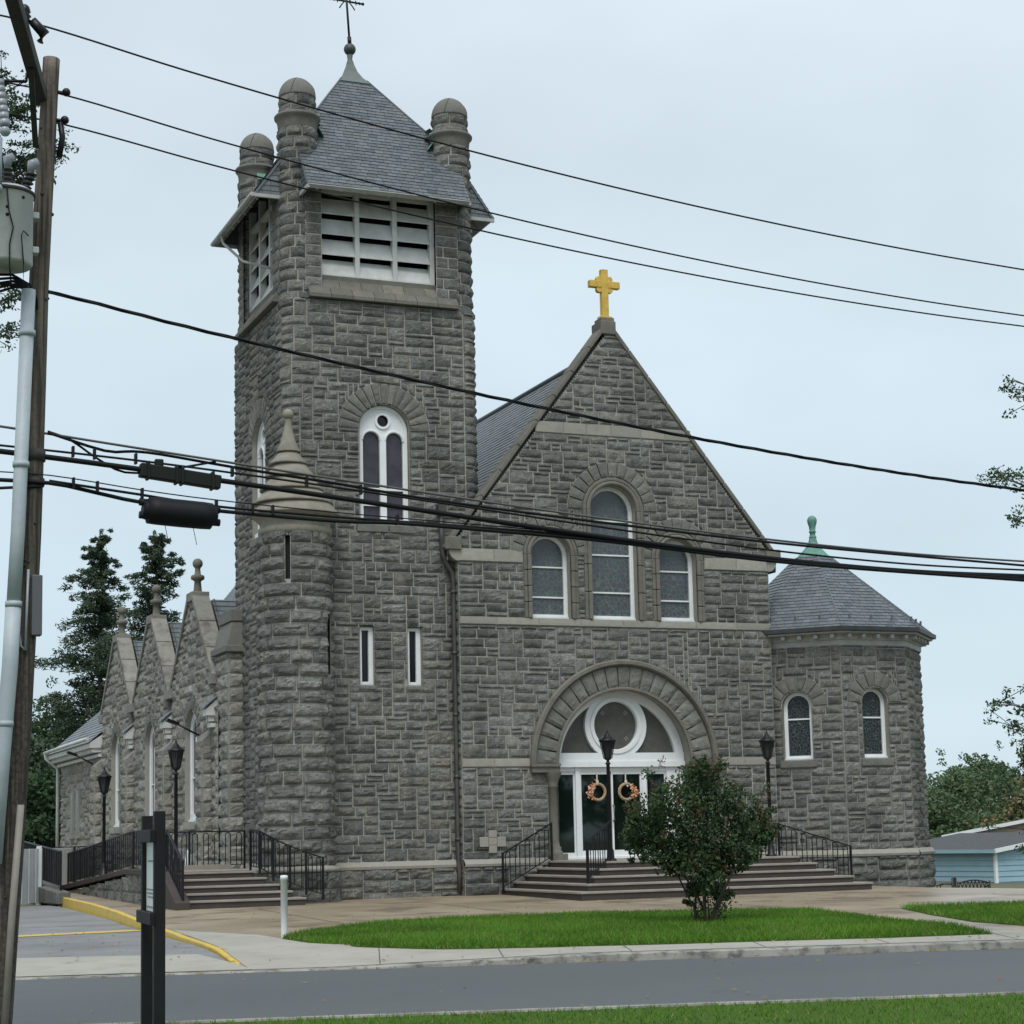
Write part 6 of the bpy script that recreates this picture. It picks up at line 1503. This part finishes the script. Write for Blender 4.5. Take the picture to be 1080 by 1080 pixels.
# conifers behind the church
def conifer(label, base, H, spread, seed, bare=.16, lean=.0):
    rng = np.random.RandomState(seed); t = thing('pine_tree', label, 'pine tree', base, 'pines behind the side aisle'); b = np.array(base)
    m = MB(); zt = np.linspace(0, H, 14); m.tube([b+np.array([lean*z/H+.1*math.sin(z), 0, z]) for z in zt], np.linspace(.26, .02, 14), 8); obj('trunk', m, bark, t)
    lm = MB(); br = MB(); z = H*bare
    while z < H-.25:
        f = 1-z/H; L = spread*min(1, (f+.04)**.75*1.25)*rng.uniform(.55, 1.1)*(1 if f < .75 else .8); n = rng.randint(2, 5) if f > .1 else 4
        for k in range(n):
            a = rng.uniform(0, 2*PI); l = L*rng.uniform(.6, 1.15); p0 = b+np.array([lean*z/H, 0, z]); d = np.array([math.cos(a), math.sin(a), rng.uniform(-.1, .35)]); p1 = p0+d*l*.6; p2 = p0+np.array([d[0], d[1], d[2]*.6])*l
            br.tube([p0, p1, p2], [.05*f+.012, .03*f+.01, .008], 5)
            for q in np.linspace(.25, 1.02, max(3, int(l/.36))):
                c = p0+(p2-p0)*q+rng.normal(0, .1, 3)*l*.5+np.array([0, 0, rng.normal(0, .16)]); kf = .3+.7*min(1, f*3.5); leaves(lm, c, ((.34+.08*l)*kf, (.34+.08*l)*kf, .2*kf+.03), int(44+24*rng.rand()), .27, rng, flat=.35, tone=(.38, .24), alt=.05, asp=.24)
        z += rng.uniform(.18, .4)
    for k in range(10): leaves(lm, b+np.array([lean, 0, H-.1*k*2.2]), .1+.05*k, 20, .2, rng, asp=.22)
    obj('branches', br, bark, t); obj('foliage', lm, leaf_pine, t)
p = at(107, 92); conifer('tall slim pine behind the aisle, left of the pair', (p.x, p.y, -.3), 17.3, 4.0, 41)
p = at(163, 88); conifer('tall bushy pine behind the aisle, right of the pair', (p.x, p.y, -.3), 16.5, 4.2, 43)
def broad_tree(label, base, H, R, seed, mat, n=26, leafs=260, size=.3, cat='tree', group=None, crown0=.25, alt=.0, tone=.45, fill=True):
    rng = np.random.RandomState(seed); t = thing('broadleaf_tree', label, cat, base, group); b = np.array(base)
    m = MB(); m.tube([b, b+np.array([.1, 0, H*.35]), b+np.array([0, .1, H*.75])], [R*.07+.06, R*.05+.04, .03], 8)
    lm = MB()
    for k in range(n):
        a = rng.uniform(0, 2*PI); h = crown0+(1-crown0)*rng.rand()**.8; w = math.sin(min(1, (h-crown0)/(1-crown0)*.82+.2)*PI)**.6; r = R*w*rng.rand()**.5
        c = b+np.array([r*math.cos(a), r*math.sin(a), H*h*.95]); m.tube([b+np.array([0, 0, H*h*.55]), (c+b+np.array([0, 0, H*h*.7]))/2, c], [.05*R/3, .03*R/3, .01], 5)
        cr = R*rng.uniform(.22, .36); tl_ = np.clip(tone+rng.normal(0, .1), .1, .9); leaves(lm, c, (cr*1.2, cr*1.2, cr*.75), leafs, size, rng, flat=.3, tone=(tl_, .18), alt=alt, asp=.6)
        for j in range(3): leaves(lm, c+rng.normal(size=3)*cr*.9, cr*.3, leafs//9, size*.85, rng, tone=(tl_, .2), alt=alt, asp=.6)
    obj('trunk', m, bark, t); obj('crown', lm, mat, t); return t
for lab, px, dep, H, R, sd, al, tn in (
    ('dark green tree behind the utility pole and white fence, leftmost of the low trees', 26, 84, 6.4, 3.2, 51, 0, .25), ('dark green tree filling the gap left of the church downpipe', 60, 98, 9.5, 3.6, 52, .0, .28), ('low dark bush of a tree close behind the rear aisle corner', 48, 76, 5.0, 2.4, 54, .02, .3)):
    p = at(px, dep); broad_tree(lab, (p.x, p.y, -.3), H, R, sd, leaf_pine if tn < .28 else leaf_oak, 34, 230, .26, group='trees behind the church on the left', crown0=.08, alt=al, tone=tn+.1)
for lab, px, dep, H, R, sd, al, tn in (
    ('hazy green tree right behind the apse edge', 1000, 135, 7.6, 4.2, 61, 0, .5), ('hazy tall green tree with a ragged top, above the beige roof', 1030, 142, 8.6, 3.8, 62, 0, .4), ('large green tree at the right edge behind the houses', 1082, 120, 9.4, 4.0, 63, .05, .4),
    ('tree turning reddish brown, in front of the green one at the right edge', 1070, 104, 5.4, 2.6, 64, .55, .55), ('small olive green tree between the hazy ones and the beige house', 1040, 112, 4.2, 2.6, 65, .15, .55), ('green tree further right behind the blue shed', 1135, 125, 9.0, 4.4, 66, .1, .4), ('low hazy tree just right of the church corner', 975, 128, 5.8, 3.8, 67, 0, .5)):
    p = at(px, dep); broad_tree(lab, (p.x, p.y, -1.6), H-.4, R, sd, leaf_far, 34, 250, .3, group='trees behind the houses on the right', crown0=.15, alt=al, tone=tn)
# near trees outside the frame whose branch tips come into view
def reach_tree(label, base, H, tips, seed, mat, size, crown_c, crown_r, nclump=26):
    rng = np.random.RandomState(seed); t = thing('overhanging_tree', label, 'tree', base); b = np.array(base); m = MB(); lm = MB()
    m.tube([b, b+np.array([.05, .1, H*.5]), b+np.array([0, 0, H])], [.2, .15, .05], 10)
    for q, dense in tips:
        q = np.array(q); s0 = b+np.array([0, 0, min(H*.95, max(1.5, q[2]-.4))]); mid = (s0+q)/2+np.array([0, 0, -.15]); S = smooth_path([s0, mid, q]); m.tube(S, np.linspace(.045, .006, len(S)), 6)
        for k in range(int((24 if seed == 72 else 15)*dense)):
            f = rng.uniform(.72, 1.0); c = S[min(len(S)-1, int(f*len(S)))]+rng.normal(0, .13, 3)*np.array([1, 1, .7]); m.tube([S[min(len(S)-1, int((f-.05)*len(S)))], c], .005, 4, cap=False)
            leaves(lm, c, (.11, .11, .07), 26, size, rng, tone=(.35, .22), alt=.03, asp=.5)
    for k in range(nclump):
        d = rng.normal(size=3); d /= np.linalg.norm(d); c = np.array(crown_c)+d*np.array(crown_r)*rng.rand()**.4; leaves(lm, c, .5, 130, size*1.7, rng, tone=(.35, .2), asp=.5)
    obj('trunk', m, bark, t); obj('foliage', lm, mat, t)
def px3(px, py, dep):
    d = FWD+RIGHT*((px-540)/2000)-UP*((py-620)/2000); return tuple(EYE+d*dep)
rb = at(1225, 25); reach_tree('near leafy tree at the right edge whose twig tips enter the frame', (rb.x, rb.y, .1), 9.0, [(px3(1068, 400, 24.5), .5), (px3(1076, 418, 24.5), .4), (px3(1052, 502, 24.5), .8), (px3(1072, 500, 25), .9), (px3(1062, 545, 24.5), .7), (px3(1055, 740, 25), .9), (px3(1066, 765, 25), 1.0), (px3(1062, 872, 26), .25), (px3(1072, 893, 26), .3)], 71, leaf_oak, .055, (rb.x+.9, rb.y, 6.2), (1.2, 1.2, 2.6))
lb = at(-190, 25); reach_tree('near leafy tree beyond the left edge, twigs showing behind the pole top', (lb.x, lb.y, .1), 11.5, [(px3(66, 150, 24), 1.2), (px3(60, 165, 24), .8), (px3(28, 85, 24), 1.1), (px3(34, 110, 24), 1.3), (px3(12, 75, 24), .8), (px3(30, 165, 24.5), 1.2), (px3(8, 160, 24.5), 1.2), (px3(20, 185, 24.5), .9), (px3(24, 308, 24), .8), (px3(15, 345, 24), .7)], 72, leaf_oak, .06, (lb.x-.8, lb.y, 8.5), (1.0, 1.6, 2.6))
# trees across the street behind the viewer: seen only as the dark reflection in the doors
for i, (x, y, H) in enumerate(((41, -6, 14), (48, -8, 15), (35, -9, 14))):
    broad_tree(['tall tree across the street, middle of the row reflected in the doors', 'tall tree across the street, right of the row reflected in the doors', 'tall tree across the street, left of the row reflected in the doors'][i], (x, y, 0), H, 4.6, 80+i, leaf_oak, 46, 200, .55, group='trees mirrored in the glass doors', crown0=.1)

# ================================================================== neighbouring houses, fence, benches
siding = material('blue_siding', (.30, .46, .53), .6, var=(2, (.24, .38, .45), .5)); shingle = material('dark_shingles', (.05, .052, .055), .9, var=(6, (.09, .09, .095), .6), bump=(18, .5, .02))
beige = material('beige_siding', (.42, .36, .29), .8, var=(2, (.36, .3, .24), .5)); greyroof = material('grey_roofing', (.3, .31, .31), .8, var=(3, (.2, .2, .2), .6))
def gabled(label, corner, ea, eb, La, Lb, z0, zw, zr, wall_m, roof_m, name, boards, trim, cat):
    """eave side along ea (length La), gable end along eb (length Lb) from the near corner"""
    c = np.array([corner.x, corner.y]); ea = np.array(ea); eb = np.array(eb); t = thing(name, label, cat, (corner.x, corner.y, z0))
    P = lambda u, v, z: (*(c+ea*u+eb*v), z)
    m = MB(); n = int((zw-z0)/boards); h = (zw-z0)/n
    for i in range(n):
        za, zb = z0+i*h, z0+(i+1)*h
        for e, L, nn_ in ((ea, La, -eb), (eb, Lb, -ea)):
            q = lambda u, z, o, e=e, nn_=nn_: (*(c+e*u+nn_*o), z)
            m.add([q(0, za, .03), q(L, za, .03), q(L, zb, .004), q(0, zb, .004), q(0, za, 0), q(L, za, 0)], [(0, 1, 2, 3), (4, 5, 1, 0)])
    g = [P(0, 0, zw), P(0, Lb, zw), P(0, Lb/2, zr)]; m.add(g, [(0, 1, 2)]); g2 = [P(La, 0, z0), P(La, Lb, z0), P(La, Lb, zw), P(La, Lb/2, zr), P(La, 0, zw)]; m.add(g2, [list(range(5))]); m.add([P(0, Lb, z0), P(La, Lb, z0), P(La, Lb, zw), P(0, Lb, zw)], [(0, 1, 2, 3)])
    w = obj('wall', m, wall_m, t); m = MB(); o = .25
    for v0, sgn in ((-o, 1), (Lb+o, -1)):
        k = (zr-zw)/(Lb/2); za = zw-o*k+.03; A = [P(-o, v0, za), P(La+o, v0, za), P(La+o, Lb/2, zr+.03), P(-o, Lb/2, zr+.03)]
        m.add(A+[(a, b, d-.12) for a, b, d in A], [(0, 1, 2, 3), (7, 6, 5, 4), (0, 4, 5, 1), (1, 5, 6, 2), (3, 7, 4, 0)])
    r = obj('roof', m, roof_m, t); m = MB()
    for v0 in (-o, Lb+o):
        k = (zr-zw)/(Lb/2); m.beam(P(-o-.02, v0, zw-o*k-.03), P(-o-.02, Lb/2, zr-.03), .05, .16)
    m.beam(P(-.02, -.02, z0), P(-.02, -.02, zw), .12, .12); m.beam(P(-o, -o-.02, zw-o*(zr-zw)/(Lb/2)-.04), P(La+o, -o-.02, zw-o*(zr-zw)/(Lb/2)-.04), .04, .14, m=1)
    obj('trim', m, [white, trim], t); return t
L2 = lambda a, b: (RIGHT.x*a+FWD.x*b, RIGHT.y*a+FWD.y*b)
def unit(v): n = math.hypot(*v); return (v[0]/n, v[1]/n)
pc = at(1034, 75); gabled('pale blue sided shed with a dark shingle roof beyond the plaza edge', pc, unit(L2(-.5, .87)), unit(L2(.87, .5)), 6.5, 9.0, -1.4, .72, 1.32, siding, shingle, 'blue_shed', .2, siding, 'shed')
pc = at(986, 88); gabled('beige low house with a pale roof edge behind the blue shed', pc, unit(L2(.25, .97)), unit(L2(.97, -.25)), 8, 8.6, -1.5, 1.25, 2.0, beige, greyroof, 'beige_house', .25, beige, 'house')
# white board fence at the far left
fence_w = material('white_fence_boards', (.74, .77, .77), .6, var=(2, (.5, .53, .53), .5))
FP = [at(-25, 43), at(44, 46.5), at(94, 61)]; t = thing('white_fence', 'white vertical board fence at the end of the driveway', 'fence', (FP[1].x, FP[1].y, .3)); m = MB(); pm_ = MB()
for a, b in zip(FP[:-1], FP[1:]):
    L = (b-a).length; n = int(L/.19); d = (b-a)/L
    for i in range(n):
        p = a+d*(i*L/n+.008); q = a+d*((i+1)*L/n-.012)
        m.beam((p.x, p.y, .95), (q.x, q.y, .95), .02+.01*(i % 2), 1.3)
    pm_ = MB(); pm_.beam((a.x, a.y, .2), (a.x, a.y, 1.66), .11); obj('post', pm_, fence_w, t)
    for z in (.5, 1.4): m.beam((a.x, a.y+.04, z), (b.x, b.y+.04, z), .04, .09)
obj('boards', m, fence_w, t)
# metal garden furniture beyond the plaza edge
bench_m = material('dark_cast_metal', (.03, .024, .022), .5)
def lattice_seat(name, label, c, ang, w, z0, cat):
    t = thing(name, label, cat, (c.x, c.y, z0)); ux = np.array([math.cos(ang), math.sin(ang), 0]); uy = np.array([-ux[1], ux[0], 0]); b = np.array([c.x, c.y, z0]); P = lambda x, y, z: b+ux*x+uy*y+np.array([0, 0, z])
    m = MB(); n = max(3, int(w/.12)); arc = [P(-w/2+w*k/12, 0, .78+.1*math.sin(PI*k/12)) for k in range(13)]; m.tube(arc, .028, 6); m.tube([P(-w/2, 0, .45), P(w/2, 0, .45)], .02, 6)
    for k in range(n):
        for s in (1, -1):
            x0 = -w/2+w*k/n; x1 = x0+w/n; xm = x0; m.tube([P(x0 if s > 0 else x1, 0, .45), P((x0+x1)/2, 0, .63), P(x1 if s > 0 else x0, 0, .8+.08*math.sin(PI*((x0+x1)/2/w+.5)))], .015, 5, cap=False); m.tube([P(x1 if s > 0 else x0, 0, .45), P((x0+x1)/2, 0, .54), P(x0 if s > 0 else x1, 0, .63), P((x0+x1)/2, 0, .72)], .012, 5, cap=False)
    obj('lattice_back', m, bench_m, t); m = MB()
    for k in range(7): m.beam(P(-w/2, .07*k+.03, .43), P(w/2, .07*k+.03, .43), .045, .02)
    obj('seat', m, bench_m, t)
    for s in (-1, 1):
        m = MB(); m.tube([P(s*w/2, 0, .86), P(s*w/2, 0, .45), P(s*w/2, -.08, 0)], .03, 6); obj('leg', m, bench_m, t); m = MB(); m.tube([P(s*w/2, 0, .66), P(s*w/2, .3, .68), P(s*w/2, .5, .62), P(s*w/2, .48, .4), P(s*w/2, .55, 0)], .026, 6); obj('leg', m, bench_m, t)
pc = at(1010, 63); lattice_seat('garden_bench', 'dark lattice-backed metal bench seen over the plaza edge before the blue shed', pc, math.atan2(RIGHT.y, RIGHT.x)+.1, 1.12, -1.0, 'bench')
pc = at(990, 61.5); lattice_seat('garden_chair', 'dark metal garden chair turned sideways at the church corner', pc, math.atan2(RIGHT.y, RIGHT.x)+1.15, .55, -.85, 'chair')
